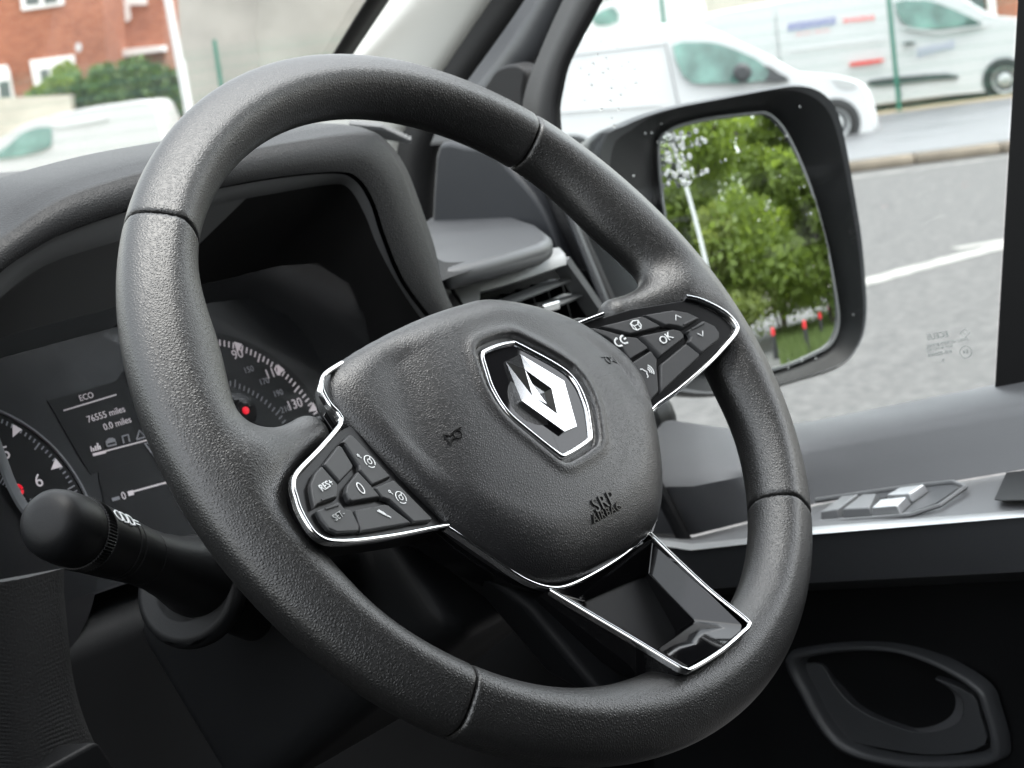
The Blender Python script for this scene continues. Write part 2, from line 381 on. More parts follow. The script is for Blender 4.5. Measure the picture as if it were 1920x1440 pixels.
# emblem: chrome rim, dark mirror ground, raised diamond
ez = 13.6
def inset(P, c, k): return c+(np.asarray(P)-c)*k
def offset_poly(P, d):
    P = np.asarray(P, float); n = len(P); out = []
    A = sum(P[i][0]*P[(i+1) % n][1]-P[(i+1) % n][0]*P[i][1] for i in range(n)); sg = 1 if A > 0 else -1
    for i in range(n):
        a, b, c = P[i-1], P[i], P[(i+1) % n]
        e1 = (b-a)/np.linalg.norm(b-a); e2 = (c-b)/np.linalg.norm(c-b)
        n1 = np.array([e1[1], -e1[0]])*sg; n2 = np.array([e2[1], -e2[0]])*sg; q = n1+n2; q /= np.linalg.norm(q)
        out.append(b+q*d/max(0.5, q@n1))
    return np.array(out)
EMBs = catmull(EMB, 3, True)
rows = []
for dd, zz in ((0.6, ez-4), (0.4, ez+0.6), (-0.5, ez+1.4), (-1.5, ez+1.2), (-2.1, ez+0.2), (-2.3, ez-0.6)):
    rows.append([(*p, zz) for p in offset_poly(EMBs, dd)])
emblem = None
v, f = gridvf(rows, True); emblem = mk('emblem_rim', np.array(v)*.001, f, M_CHROME, hub, angle=80)
g = offset_poly(EMBs, -2.0); n = len(g)
v = [(*p, ez-0.2) for p in g]+[(*EC, ez-0.2)]
mk('emblem_ground', np.array(v)*.001, [(i, (i+1) % n, n) for i in range(n)], M_EMBLEM, hub)
zo = lambda a, b, z=ez: wl(880+a*.18056, 620+b*.18056, z)[:2]
DO = [zo(*q) for q in [(365,325),(520,258),(975,530),(1105,1000),(960,1070),(515,750)]]      # TL TR R BR BL L
DI = [zo(*q, ez+3) for q in [(588,395),(865,590),(925,860),(668,672)]]                        # inner diamond: top right bottom left
DC = np.mean(DI, 0)
va = [(*p, ez-0.2) for p in DO]+[(*p, ez+q_) for p, q_ in zip(DO, (0.8, 1.0, 0.8, 0.8, 2.3, 2.3))]
fa = [(i, (i+1) % 6, 6+(i+1) % 6, 6+i) for i in range(6)]
va += [(*p, ez+2.2) for p in DI]; va += [(*(DC+(p-DC)*0.45), ez+0.6) for p in DI]+[(*DC, ez+0.4)]
it, ir, ib, il = 12, 13, 14, 15
fa += [(6, 7, it, il), (6, il, 11), (7, 8, ir, it), (8, 9, ib), (8, ib, ir), (9, 10, ib), (10, 11, il, ib)]
fa += [(12+i, 12+(i+1) % 4, 16+(i+1) % 4, 16+i) for i in range(4)]+[(16+i, 16+(i+1) % 4, 20) for i in range(4)]
mk('emblem_diamond', np.array(va)*.001, fa, M_EMBCHROME, hub, smooth=False)

def pad_matrix(px, py, lift, rot=0.0):
    P = on_pad(px, py, lift); h = 1.0
    gx = (padtop(np.array([P[0]+h]), np.array([P[1]]))-padtop(np.array([P[0]-h]), np.array([P[1]])))[0]/2
    gy = (padtop(np.array([P[0]]), np.array([P[1]+h]))-padtop(np.array([P[0]]), np.array([P[1]-h])))[0]/2
    xv = Vector((math.cos(rot), math.sin(rot), gx*math.cos(rot)+gy*math.sin(rot))); yv = Vector((-math.sin(rot), math.cos(rot), -gx*math.sin(rot)+gy*math.cos(rot)))
    return frame_matrix(P*.001, xv, yv)
text('airbag_lettering', 'SRP', 0.0094, pad_matrix(1131, 942, 0.45), M_BLACKMARK, hub, ext=0.0003, spacing=1.12)
text('airbag_lettering', 'AIRBAG', 0.0058, pad_matrix(1137, 962, 0.45), M_BLACKMARK, hub, ext=0.0003, spacing=1.12)
def horn(px, py, flip):
    M = pad_matrix(px, py, 0.25)
    s = -1 if flip else 1
    parts = []
    ring = [np.array((s*1.4+2.0*math.cos(t), 2.0*math.sin(t), 0)) for t in np.linspace(0, 2*math.pi, 17)[:-1]]
    parts.append(sweepvf(ring, circ(0.34, n=6), (0, 0, 1), True))
    parts.append(sweepvf([(s*-4.8, -3.0, 0), (s*-4.8, 3.0, 0)], circ(0.38, n=6), (0, 0, 1)))
    parts.append(sweepvf([(s*-4.6, 2.4, 0), (s*-2.4, 0.9, 0), (s*1.2, 2.2, 0), (s*5.2, 2.3, 0)], circ(0.34, n=6), (0, 0, 1)))
    parts.append(sweepvf([(s*-4.6, -2.4, 0), (s*-2.4, -0.9, 0), (s*-0.4, -1.2, 0)], circ(0.34, n=6), (0, 0, 1)))
    v, f = join(parts); v = [M @ Vector(np.array(q)*.001) for q in v]
    mk('horn_symbol', v, f, M_BLACKMARK, hub)
horn(853, 817, False); horn(1142, 675, True)

# spoke frame: gloss black base, chrome edges, button pods
def zpod(x, y): return 2+0.2*(abs(x)-80)
LP = [(640,800),(633,805),(592,850),(552,893),(548,913),(553,933),(562,960),(582,995),(602,1011),(623,1017),(665,1016),(740,1006),(823,992),(834,984),(825,965),(740,868),(660,790)]
RP = [(1078,609),(1130,590),(1184,574),(1287,557),(1317,565),(1357,586),(1379,609),(1379,624),(1361,647),(1326,684),(1272,731),(1222,768),(1212,765),(1195,715),(1165,660),(1110,622)]
PODS = []
for nm, pts in (('button_panel', LP), ('button_panel', RP)):
    P = [wl(a, b, zpod) for a, b in pts]; P2 = np.array([p[:2] for p in P])
    pi = offset_poly(P2, -1.0)
    top = [(x, y, zpod(x, y)-1.2) for x, y in pi]; bot = [(x*0.99, y, zpod(x, y)-16) for x, y in pi]
    v, f = prismvf(bot, top); PODS.append((mk(nm, np.array(v)*.001, f, M_PANEL, wheel, bevel=0.0006), P))
# chrome lines
PROF = [(-1.15, -2.2)]+[(1.15*math.cos(t), 1.25*math.sin(t)) for t in np.linspace(math.pi, 0, 9)]+[(1.15, -2.2)]
PROFM = [(a*.001, b*.001) for a, b in PROF]
def chrome(name, pts, zf=zpod, k=6, lift=0.4, prof=PROFM, parent=None):
    P = np.array([wl(a, b, zf) for a, b in pts]); P[:, 2] += lift; P = catmull(P, k)*.001
    v, f = sweepvf(P, prof, (0, 0, 1)); return mk(name, v, f, M_CHROME, parent or wheel, angle=60)
chrome('chrome_strip', [(640,682),(612,700),(603,715),(603,733),(616,758),(634,778),(637,797),(600,842),(556,888),(549,913),(554,935),(563,961),(583,995),(603,1011),(625,1016),(665,1015),(740,1005),(815,990),(838,986)])
def zbot(x, y): return 2+np.clip((y+50)*0.12, -6.5, 0)
chrome('chrome_strip', [(1078,610),(1130,590)], k=4)
chrome('chrome_strip', [(1285,557),(1317,565),(1357,586),(1379,609),(1379,624),(1361,647),(1326,684),(1272,731),(1226,766),(1216,790),(1222,830)])
def zlow(x, y): return 1.0+np.clip((y+50)*0.12, -6.5, 0)
chrome('chrome_strip', [(836,988),(870,1010),(930,1052),(985,1088),(1036,1103),(1080,1092),(1150,1053),(1200,1013),(1220,985),(1224,930),(1224,880),(1222,820)], zlow, lift=0.2)
# gloss frame under the pad
fr = np.array([a if a[1] < -30 or (a[0] < 0 and a[1] < 18) else b for a, b in zip(offset_poly(PAD, 3.0), offset_poly(PAD, -4.0))])[::2]
top = [(x, y, float(zedge(y))-3.2) for x, y in fr]; bot = [(x*0.9, y*0.9, -30) for x, y in fr]
v, f = prismvf(bot, top); mk('hub_frame', np.array(v)*.001, f, M_GLOSS, wheel, bevel=0.0008)
# left inner gloss strip between pad and buttons is the panel itself; back cover behind the spokes
bc = [(-150, 8), (-100, 22), (0, 30), (100, 22), (150, 8), (150, -18), (100, -36), (70, -60), (50, -100), (40, -158), (-40, -158), (-50, -100), (-70, -60), (-100, -36), (-150, -18)]
top = [(x, y, -14) for x, y in bc]; bot = [(x*0.8, y*0.8, -46) for x, y in bc]
v, f = prismvf(bot, top); mk('back_cover', np.array(v)*.001, f, M_DARK, wheel, bevel=0.006, seg=3)

# buttons
def smooth_poly(P, k=3): return P
LB = [[(690,75),(735,90),(1172,565),(955,660),(800,482),(795,430),(730,330),(640,195),(580,180)],
      [(565,195),(610,215),(745,440),(738,472),(590,630),(395,415)],
      [(380,425),(575,650),(572,740),(565,802),(345,880),(302,918),(262,760),(248,640),(300,510)],
      [(320,932),(570,832),(600,855),(640,912),(722,928),(812,1110),(812,1182),(560,1195),(460,1150),(380,1050)],
      [(780,495),(940,665),(1048,800),(720,852),(680,828),(642,740),(655,655)],
      [(965,675),(1195,585),(1640,1035),(1622,1060),(1422,1080),(1150,830),(1062,800)],
      [(748,925),(1090,860),(1130,872),(1408,1085),(822,1188)]]
RB = [[(215,420),(310,412),(480,452),(640,502),(762,515),(900,635),(690,762),(600,640),(450,530)],
      [(360,405),(800,290),(850,302),(1035,405),(760,478),(690,488),(640,478),(500,440)],
      [(820,282),(1140,225),(1300,250),(1438,318),(1258,428),(1200,408),(1100,393),(1065,398)],
      [(790,502),(1140,432),(1222,452),(1260,500),(1258,540),(1010,732),(922,640)],
      [(1275,455),(1465,335),(1590,395),(1640,470),(1640,540),(1450,692),(1300,565),(1330,510),(1312,472)],
      [(1010,800),(1280,577),(1425,690),(1438,720),(1022,1105),(1008,1040)],
      [(702,785),(910,652),(982,755),(978,800),(1000,1098),(870,1235),(800,1000)]]
def zbut(x, y): return zpod(x, y)+1.6
BT = {}
for side, L, (ox, oy, kx) in (('l', LB, (540, 800, 1/6)), ('r', RB, (1060, 540, .17708))):
    pod = PODS[0 if side == 'l' else 1][0]
    for i, P in enumerate(L):
        q = np.array([wl(ox+a*kx, oy+b*kx, zbut)[:2] for a, b in P]); q = offset_poly(q, -0.25)
        lift = 0.0 if not (side, i) in (('l', 4), ('r', 3)) else 0.5
        tp = offset_poly(q, -0.5)
        rows = [[(x, y, zpod(x, y)-3) for x, y in q], [(x, y, zbut(x, y)-1.0+lift) for x, y in q], [(x, y, zbut(x, y)+lift) for x, y in tp]]
        v, f = gridvf(rows, True); n = len(q); f.append(tuple(range(2*n, 3*n)))
        BT[side, i] = mk('button', np.array(v)*.001, f, M_BUTTON, pod, bevel=0.00045, seg=2, angle=25)
PXV = np.array([0.2, 0])
def pod_matrix(px, py, lift, rot=0):
    P = wl(px, py, zbut); P[2] += lift; s = 0.2*np.sign(P[0])
    return frame_matrix(P*.001, Vector((math.cos(rot), math.sin(rot), s*math.cos(rot))), Vector((-math.sin(rot), math.cos(rot), -s*math.sin(rot))))
def lz(a, b): return 540+a/6, 800+b/6
def rz(a, b): return 1060+a*.17708, 540+b*.17708
def strokes(name, M, lines, r, material, parent, closed=False):
    parts = [sweepvf(np.array([(x, y, 0) for x, y in L])*.001, circ(r*.001, r*.0004, n=6), (0, 0, 1)) for L in lines]
    v, f = join(parts); mk(name, [M @ Vector(q) for q in v], f, material, parent)
def arc(cx, cy, r, a0, a1, n=10): return [(cx+r*math.cos(R(a)), cy+r*math.sin(R(a))) for a in np.linspace(a0, a1, n)]
text('button_mark', 'RES+', 0.0045, pod_matrix(*lz(428, 665), 0.3, R(8)), M_PRINT, BT['l', 2])
text('button_mark', 'SET-', 0.0042, pod_matrix(*lz(570, 1005), 0.3, R(8)), M_PRINTDIM, BT['l', 3])
strokes('button_mark', pod_matrix(*lz(808, 702), 0.8), [[(1.6*math.cos(t), 2.6*math.sin(t)) for t in np.linspace(0, 2*math.pi, 18)]], 0.32, M_PRINT, BT['l', 4])
for (a, b), bt in (((915, 395), 0), ((1268, 800), 5)):
    strokes('button_mark', pod_matrix(*lz(a, b), 0.3), [arc(0, 0, 3.0, -50, 200), arc(0, 0, 3.0, 215, 290), arc(0, 0, 1.2, 0, 360), [(0.6, 0.6), (2.2, 2.2)], [(-3.6, 2.6), (-4.4, 3.6)], arc(-4.6, 4.2, 0.6, 0, 360, 6)], 0.26, M_PRINT, BT['l', bt])
strokes('button_mark', pod_matrix(*lz(1075, 985), 0.3), [[(-2.6, 2.2), (-1.0, 0.8)], [(-1.6, 2.4), (0.2, 0.4)], [(-0.8, 0.6), (0.6, -0.8)], [(0.0, 1.0), (1.6, -1.8)], [(0.8, -0.6), (2.8, -2.6)]], 0.42, M_PRINT, BT['l', 6])
for bt, (a0, b0), (a1, b1) in ((2, (375, 830), (515, 785)), (3, (415, 930), (560, 885))):
    A, B = wl(*lz(a0, b0), zbut), wl(*lz(a1, b1), zbut); A[2] += .25; B[2] += .25
    v, f = sweepvf(np.array([A, B])*.001, circ(.00055, .0004, n=6), (0, 0, 1)); mk('tactile_bar', v, f, M_BUTTON, BT['l', bt])
for bt, (a0, b0), (a1, b1) in ((2, (1250, 390), (1380, 325)), (4, (1335, 440), (1465, 375))):
    A, B = wl(*rz(a0, b0), zbut), wl(*rz(a1, b1), zbut); A[2] += .25; B[2] += .25
    v, f = sweepvf(np.array([A, B])*.001, circ(.0006, .0004, n=6), (0, 0, 1)); mk('tactile_bar', v, f, M_BUTTON, BT['r', bt])
text('button_mark', 'OK', 0.0062, pod_matrix(*rz(1055, 545), 0.9, R(6)), M_PRINT, BT['r', 3])
strokes('button_mark', pod_matrix(*rz(1182, 312), 0.35), [[(-2.0, -1.1), (0, 1.4), (2.0, -1.1)]], 0.3, M_PRINT, BT['r', 2])
strokes('button_mark', pod_matrix(*rz(1435, 490), 0.35), [[(-2.0, 1.1), (0, -1.4), (2.0, 1.1)]], 0.3, M_PRINT, BT['r', 4])
strokes('button_mark', pod_matrix(*rz(748, 400), 0.35), [[(-1.4, -2.4), (1.4, -2.4), (1.4, 0.2), (-1.4, 0.2), (-1.4, -2.4)], [(-1.4, -2.4), (-2.8, -0.9), (-2.8, 2.0), (-0.2, 2.9), (2.8, 2.0), (2.8, -0.9), (1.4, -2.4)], [(-1.4, 0.2), (-2.8, 2.0)], [(1.4, 0.2), (2.8, 2.0)]], 0.36, M_PRINT, BT['r', 1])
strokes('button_mark', pod_matrix(*rz(580, 570), 0.35), [arc(-1.3, 0, 2.2, 70, 260, 8), [(-2.0, 2.0), (-0.8, 2.4)], [(-1.6, -2.1), (-0.4, -2.2)], arc(2.7, 0, 2.2, 70, 260, 8), [(2.0, 2.0), (3.2, 2.4)], [(2.4, -2.1), (3.6, -2.2)], [(2.6, 0.1), (4.2, 0.4)]], 0.5, M_PRINT, BT['r', 0])
strokes('button_mark', pod_matrix(*rz(868, 885), 0.35), [[(-3.4, 2.6), (-2.2, 2.2), (-1.4, 0.8), (-0.6, 0.0), (-1.4, -1.0), (-1.6, -2.4), (-2.6, -2.8)], arc(-0.6, 0, 1.8, -40, 40, 5), arc(-0.6, 0, 2.9, -42, 42, 6), arc(-0.6, 0, 4.0, -44, 44, 7)], 0.34, M_PRINT, BT['r', 6])

# bottom spoke: chrome U, funnel shaped gloss tray round an open slot
def zsp(x, y): return -5+np.clip((-98-y)/60.0, 0, 1)*21
OUT = [wl(*q, zsp) for q in [(1030,1108),(1100,1150),(1190,1203),(1262,1247),(1280,1256),(1296,1255),(1350,1222),(1392,1186),(1401,1176),(1396,1163),(1330,1110),(1260,1045),(1217,1003)]]
OUT = np.array(OUT)
cp = catmull(OUT, 5); cp[:, 2] += 0.8
PR2 = PROFM
bs = None
v, f = sweepvf(cp*.001, PR2, (0, 0, 1)); bs = mk('bottom_spoke_chrome', v, f, M_CHROME, wheel, angle=60)
A = [wl(*q, zsp)[:2] for q in [(1040,1112),(1270,1246),(1288,1250),(1345,1219),(1388,1182),(1390,1172),(1222,1010)]]
B = [wl(*q, lambda x, y: zsp(x, y)-11)[:2] for q in [(1096,1128),(1222,1212),(1229,1218),(1262,1196),(1298,1170),(1300,1162),(1215,1075)]]
A3 = [(x, y, zsp(x, y)+0.2) for x, y in A]; B3 = [(x, y, zsp(x, y)-11) for x, y in B]; C3 = [(x, y, -30) for x, y in B]
rows = [A3, B3, C3]; v, f = gridvf(rows, True); mk('bottom_spoke_tray', np.array(v)*.001, f, M_GLOSS, wheel, bevel=0.0008, angle=20)
sk = offset_poly(OUT[:, :2], 0.8); rows = [[(x, y, zsp(x, y)-0.5) for x, y in sk], [(x*1.02, y, zsp(x, y)-22) for x, y in sk]]
v, f = gridvf(rows); mk('bottom_spoke_skirt', np.array(v)*.001, f, M_GLOSS, wheel)
# ================================================================== CAB SHELL (setting of the close-up)
RZ = OZ+0.62
cab = wroot('cab_body', (0, 0.2, OZ-0.75), label='dark van cab body with pale windscreen pillar, roof and floor around the wheel', cat='cab')
box('floor', (-0.45, -0.2, OZ-0.78), (2.2, 2.4, 0.06), M_BLACK, cab)
box('roof', (0.06, -0.66, RZ+0.03), (1.12, 1.02, 0.06), M_HEADLINER, cab)          # cut short on the passenger side so more sky light reaches the wheel
box('bulkhead', (-0.30, -1.05, OZ-0.08), (1.9, 0.05, 1.4), M_DARK, cab)
box('seat_light_block', (-0.85, -0.65, OZ-0.52), (1.0, 0.7, 0.46), M_FABRIC, cab, bevel=0.05, seg=3)  # unseen seat, added to block low light from the left
box('door_header', (0.58, -0.55, OZ+0.56), (0.10, 1.0, 0.20), M_DARK, cab, bevel=0.02)
box('passenger_door_panel', (-1.22, -0.2, OZ-0.44), (0.07, 1.7, 0.70), M_DARK, cab, bevel=0.02)  # unseen lower door, put back to shade the lower left of the wheel
box('rear_pillar', (0.6, -0.86, OZ-0.1), (0.12, 0.30, 1.4), M_DARK, cab)
# windscreen
WSP, WSN = np.array([0, 0.86, OZ+0.085]), np.array([0, 0.473, 0.881])
def ws(px, py): return hit(px, py, WSP, WSN)
def strip(name, L, Rr, n, pl, pr, material, parent, thick=0.012, mid=None, pm=None, **k):
    """lofted band between two picture curves, each on its own plane; mid bulges"""
    up = lambda C: [tuple(np.array(C[0])+(np.array(C[0])-np.array(C[1]))*(520/(C[1][1]-C[0][1])))]+list(C) if C[0][1] < -100 else list(C)
    L, Rr = up(L), up(Rr); mid = [up(c) for c in mid] if mid else None
    Lc, Rc = catmull(L, n), catmull(Rr, n)
    rows = []
    a = [pl(*q) for q in Lc]; b = [pr(*q) for q in Rc]
    if mid is None: cols = [a, b]
    else: cols = [a]+[[m_(*q) for q in catmull(c, n)] for c, m_ in zip(mid, pm)]+[b]
    rows = list(zip(*cols)); rows = [list(r) for r in rows]
    v, f = gridvf(rows); o = mk(name, v, f, material, parent, **k)
    s = o.modifiers.new('solid', 'SOLIDIFY'); s.thickness = thick; s.offset = 0; return o
gl = mk('windscreen', [(-1.45, 0.86, OZ+0.085), (0.80, 0.86, OZ+0.085), (0.66, -0.135, OZ+0.085+0.534), (-1.45, -0.135, OZ+0.085+0.534)], [(0, 1, 2, 3)], M_SCREENGLASS, cab)
strip('windscreen_border', [(770,-140),(677,0),(617,98),(560,190)], [(809,-140),(716,0),(649,101),(590,190)], 4, lambda a, b: ws(a, b)-np.array([0, .004, .004]), lambda a, b: ws(a, b)-np.array([0, .004, .004]), M_BLACK, cab, 0.003)
ax = lambda x: (lambda a, b: atx(a, b, x))
strip('pillar_trim', [(809,-140),(716,0),(649,101),(556,240),(520,300)], [(1030,-140),(934,0),(845,130),(768,245),(752,330)], 5, ax(0.70), ax(0.62), M_PILLAR, cab, 0.01,
      mid=[[(850,-140),(757,0),(690,101),(597,240),(560,300)], [(895,-140),(800,0),(728,110),(650,240),(620,310)], [(985,-140),(890,0),(806,125),(730,245),(710,320)]], pm=[ax(.652), ax(.625), ax(.612)], angle=80)
strip('pillar_seal', [(1030,-140),(934,0),(845,130),(770,245),(756,310),(752,420)], [(1100,-140),(1007,0),(905,142),(838,240),(815,320),(810,430)], 5, ax(.60), ax(.60), M_BLACK, cab, 0.02)
strip('pillar_cap', [(1090,-140),(1003,0),(947,80),(900,145),(850,210),(822,270)], [(1150,-140),(1066,0),(1014,100),(990,128),(970,170),(985,260)], 5, ax(.585), ax(.575), M_DASHFINE, cab, 0.02)

# ================================================================== DASHBOARD
dash = wroot('dashboard', (0, 0.45, OZ-0.2), label='dark grey grained dashboard with arched binnacle hood and side air vent', cat='dashboard')
CREST = [(-260,640),(-120,490),(0,412),(60,372),(130,341),(270,302),(400,277),(520,254),(650,236),(696,250),(736,300),(768,380),(793,455),(808,520),(838,598)]
LIP   = [(-240,760),(-90,600),(0,512),(60,470),(130,433),(270,385),(400,354),(520,332),(632,322),(672,334),(700,375),(722,440),(755,520),(794,576),(838,630)]
TRIM  = [(-220,790),(-80,640),(0,560),(60,512),(130,480),(270,437),(400,386),(520,362),(620,346),(655,354),(684,402),(706,457),(741,524),(786,592),(840,655)]
ya = lambda y: (lambda a, b: aty(a, b, y))
nn = 6
crest = np.array([aty(*q, 0.262) for q in catmull(CREST, nn)]); lip = np.array([aty(*q, 0.238) for q in catmull(LIP, nn)]); trim = np.array([aty(*q, 0.252) for q in catmull(TRIM, nn)])
c2 = crest+np.array([0, 0.055, 0.006]); back = crest+np.array([0, 0.22, -0.012]); back[:, 2] = np.maximum(back[:, 2], OZ+0.03)
mid = crest*0.62+lip*0.38+np.array([0, -0.012, 0.004])
front = crest+np.array([0, -0.010, -0.0035])
mid2 = crest*0.25+lip*0.75+np.array([0, -0.008, 0.0])
v, f = gridvf([back, c2, crest+np.array([0, .012, .002]), crest, front, mid, mid2, lip]); mk('binnacle_hood', v, f, M_DASH, dash, angle=180)
lip2 = lip+np.array([0, 0.004, -0.001])
v, f = gridvf([lip2, trim*0.5+lip2*0.5+np.array([0, -.002, 0]), trim]); mk('hood_trim', v, f, M_SATIN, dash, angle=180)
CS, SN = math.cos(R(18)), math.sin(R(18)); CP0 = np.array([0, 0.312, OZ-0.02]); CN = np.array([0, -CS, SN]); CY = np.array([0, SN, CS])
def cl(px, py):
    P = hit(px, py, CP0, CN)-CP0; return np.array([P[0], P@CY])
def clw(s, t, d=0.0): return CP0+np.array([s, 0, 0])+CY*t+CN*d
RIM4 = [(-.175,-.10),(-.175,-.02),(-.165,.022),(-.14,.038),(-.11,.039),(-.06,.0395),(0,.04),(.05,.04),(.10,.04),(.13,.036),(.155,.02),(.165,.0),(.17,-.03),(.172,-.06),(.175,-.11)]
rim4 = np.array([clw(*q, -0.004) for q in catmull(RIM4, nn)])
kc = 6*nn+3  # recess split here: the grey left part imitates a reflection in the lens
for nm, sl, m_ in (('recess_reflection', slice(0, kc+1), M_RECESSREFL), ('binnacle_recess', slice(kc, None), M_BLACK)):
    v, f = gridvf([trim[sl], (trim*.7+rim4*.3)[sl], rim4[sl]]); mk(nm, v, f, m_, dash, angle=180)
# dash top sheet towards the windscreen, with a shallow crown
xs = np.linspace(-1.4, 0.50, 40); ys = np.linspace(0.40, 0.86, 8)
rows = [[(x, y, OZ+0.098-0.75*max(0, x-0.22+0.45*max(0, 0.62-y))+0.004*math.sin(3*x)) for x in xs] for y in ys]
rows = [[(x, 0.34, rows[0][i][2]-0.09) for i, x in enumerate(xs)], [(x, 0.385, rows[0][i][2]-0.012) for i, x in enumerate(xs)]]+rows
v, f = gridvf([[p for p in r if p[0] < 0.34 or True] for r in rows]); 
keep = [q for q in f]; mk('dash_top', v, keep, M_DASH, dash, angle=60)
# demister ribs by the pillar foot
for i in range(8):
    a = aty(655+i*7.5, 232+i*3.2, 0.52); b = aty(670+i*7.5, 244+i*3.4, 0.52)
    v, f = sweepvf([a, b+np.array([0.01, -0.02, 0])], circ(0.0032, n=6), (0, 0, 1)); mk('demister_rib', v, f, M_SATIN, dash)
# ledge right of the hood
LG = [(770,430),(800,408),(840,402),(900,400),(968,405),(1008,418),(1034,438),(1034,447),(1018,457),(900,490),(828,507),(806,500)]
top = [atz(a, b, 0.012) for a, b in LG]
lg = prism('side_ledge', top, (0, 0, -0.015), M_DASHFINE, dash, bevel=0.0072, seg=5)
prism('side_ledge_body', [q-np.array([0, 0, 0.016]) for q in [atz(a, b, 0.012) for a, b in [(775,440),(840,410),(960,412),(1010,440),(900,478),(815,498)]]], (0.0, 0.004, -0.10), M_DARK, dash, loc=(0.05, 0.06, 0))
# hood to ledge fillet
v, f = gridvf([[aty(a, b, 0.262) for a, b in catmull([(760,360),(782,425),(800,462),(822,486),(850,492),(900,487)], 5)], [aty(a, b, 0.250) for a, b in catmull([(722,440),(740,490),(765,520),(800,535),(850,518),(905,500)], 5)]])
mk('hood_fillet', v, f, M_DASH, dash, angle=180)
# air vent
vent = wroot('air_vent', aty(990, 560, 0.30), label='dash end air vent with two grey slats and a chrome tab', cat='air vent')
BR = [([(840,520),(900,505),(960,491),(1038,465),(1052,468)], 0.318), ([(846,528),(904,516),(964,500),(1048,475),(1060,480)], 0.292), ([(852,538),(905,529),(966,513),(1051,487),(1062,487)], 0.284), ([(858,552),(906,545),(968,528),(1052,499),(1061,498)], 0.283), ([(860,556),(906,549),(968,531),(1052,502),(1061,500)], 0.296)]
v, f = gridvf([[aty(*q, y) for q in catmull(L, 4)] for L, y in BR]); mk('vent_brow', v, f, M_BROW, vent, angle=80)
v, f = gridvf([[aty(*q, y) for q in L] for L, y in (([(846,530),(880,522),(905,530)], 0.289), ([(858,552),(885,545),(900,548)], 0.278), ([(878,585),(890,586),(899,586)], 0.268), ([(895,640),(905,640),(915,640)], 0.262))]); mk('vent_cheek', v, f, M_BROW, vent, angle=80)
prism('vent_duct', [aty(a, b, 0.325) for a, b in [(880,545),(1065,490),(1120,565),(1140,640),(900,660)]], (0, 0.03, 0), M_BLACK, vent)
for (x0, y0, x1, y1) in ((915,580,1053,525),(960,602,1076,553)):
    a, b = aty(x0, y0, 0.300), aty(x1, y1, 0.300)
    v, f = sweepvf([a, b], [(-.010, -.0008), (-.010, .0008), (.008, .0014), (.010, .0004), (.008, -.0014)], (0, 0, 1)); mk('slat', v, f, M_BROW, vent)
for i in range(7):
    a = aty(925+i*28, 560-i*9, 0.318); b = aty(945+i*28, 625-i*6, 0.318); v, f = sweepvf([a, b], [(-.0007, -.008), (.0007, -.008), (.0007, .008), (-.0007, .008)], (0, 1, 0)); mk('vane', v, f, M_DARK, vent)
a, b = aty(1000, 580, 0.292), aty(1031, 571, 0.292)
v, f = sweepvf([a, b], [(-.006, -.0036), (-.006, .0036), (.006, .0044), (.010, .0028), (.010, -.0028), (.006, -.0044)], (0, 0, 1)); mk('vent_tab', v, f, M_CHROME, vent, bevel=0.001)
v, f = sweepvf([aty(a, b, 0.288) for a, b in catmull([(1056,486),(1066,500),(1086,528),(1112,566),(1135,600)], 4)], [(-.003, -.012), (.0025, -.012), (.003, .004), (-.002, .005)], (0, -1, 0.1)); mk('vent_edge', v, f, M_SATIN, vent)
prism('blank_panel', [aty(a, b, 0.283) for a, b in [(786,548),(848,528),(886,585),(900,640),(850,660),(810,600)]], (0, 0.02, 0), M_DASHFINE, dash, bevel=0.002)
v, f = sweepvf([aty(a, b, 0.279) for a, b in [(838,527),(856,556),(880,590)]], circ(0.0012, n=6), (0, 0, 1)); mk('panel_bead', v, f, M_BLACK, dash)
# lower dash, knee panel and column shroud
box('knee_panel', (-0.30, 0.42, OZ-0.42), (1.6, 0.30, 0.58), M_DARK, dash, bevel=0.02, seg=3)
box('centre_stack', (-0.405, 0.36, OZ-0.16), (0.45, 0.16, 0.40), M_DARK, dash, bevel=0.02, seg=3)
box('cluster_backing', (-0.02, 0.385, OZ-0.20), (0.62, 0.06, 0.22), M_BLACK, dash)
box('lower_dash_fill', (0.30, 0.42, OZ-0.20), (0.26, 0.16, 0.16), M_BLACK, dash)
shroud = wroot('column_shroud', W0-WN*0.13, label='dark plastic steering column shroud behind the wheel', cat='column shroud')
def sh(x, y, z):
    qx = np.abs(x)-(46-0.05*(z+50)); qy = np.abs(y+34)-42; 
    d = np.hypot(np.maximum(qx, 0), np.maximum(qy, 0))+np.minimum(np.maximum(qx, qy), 0)-16
    d = smax(d, z+52, 10); d = np.maximum(d, -250-z)
    for s in (-1,):
        d = smin(d, capsule(x, y, z, (s*40, -22, -95), (s*78, -26, -92), 21), 14)
    return d
so = sdfmesh('shroud_shell', sh, (-112, -104, -252), (112, 44, -40), 4.0, M_DARK)
COL.objects.unlink(so); so.data.transform(MW); link(so, shroud)
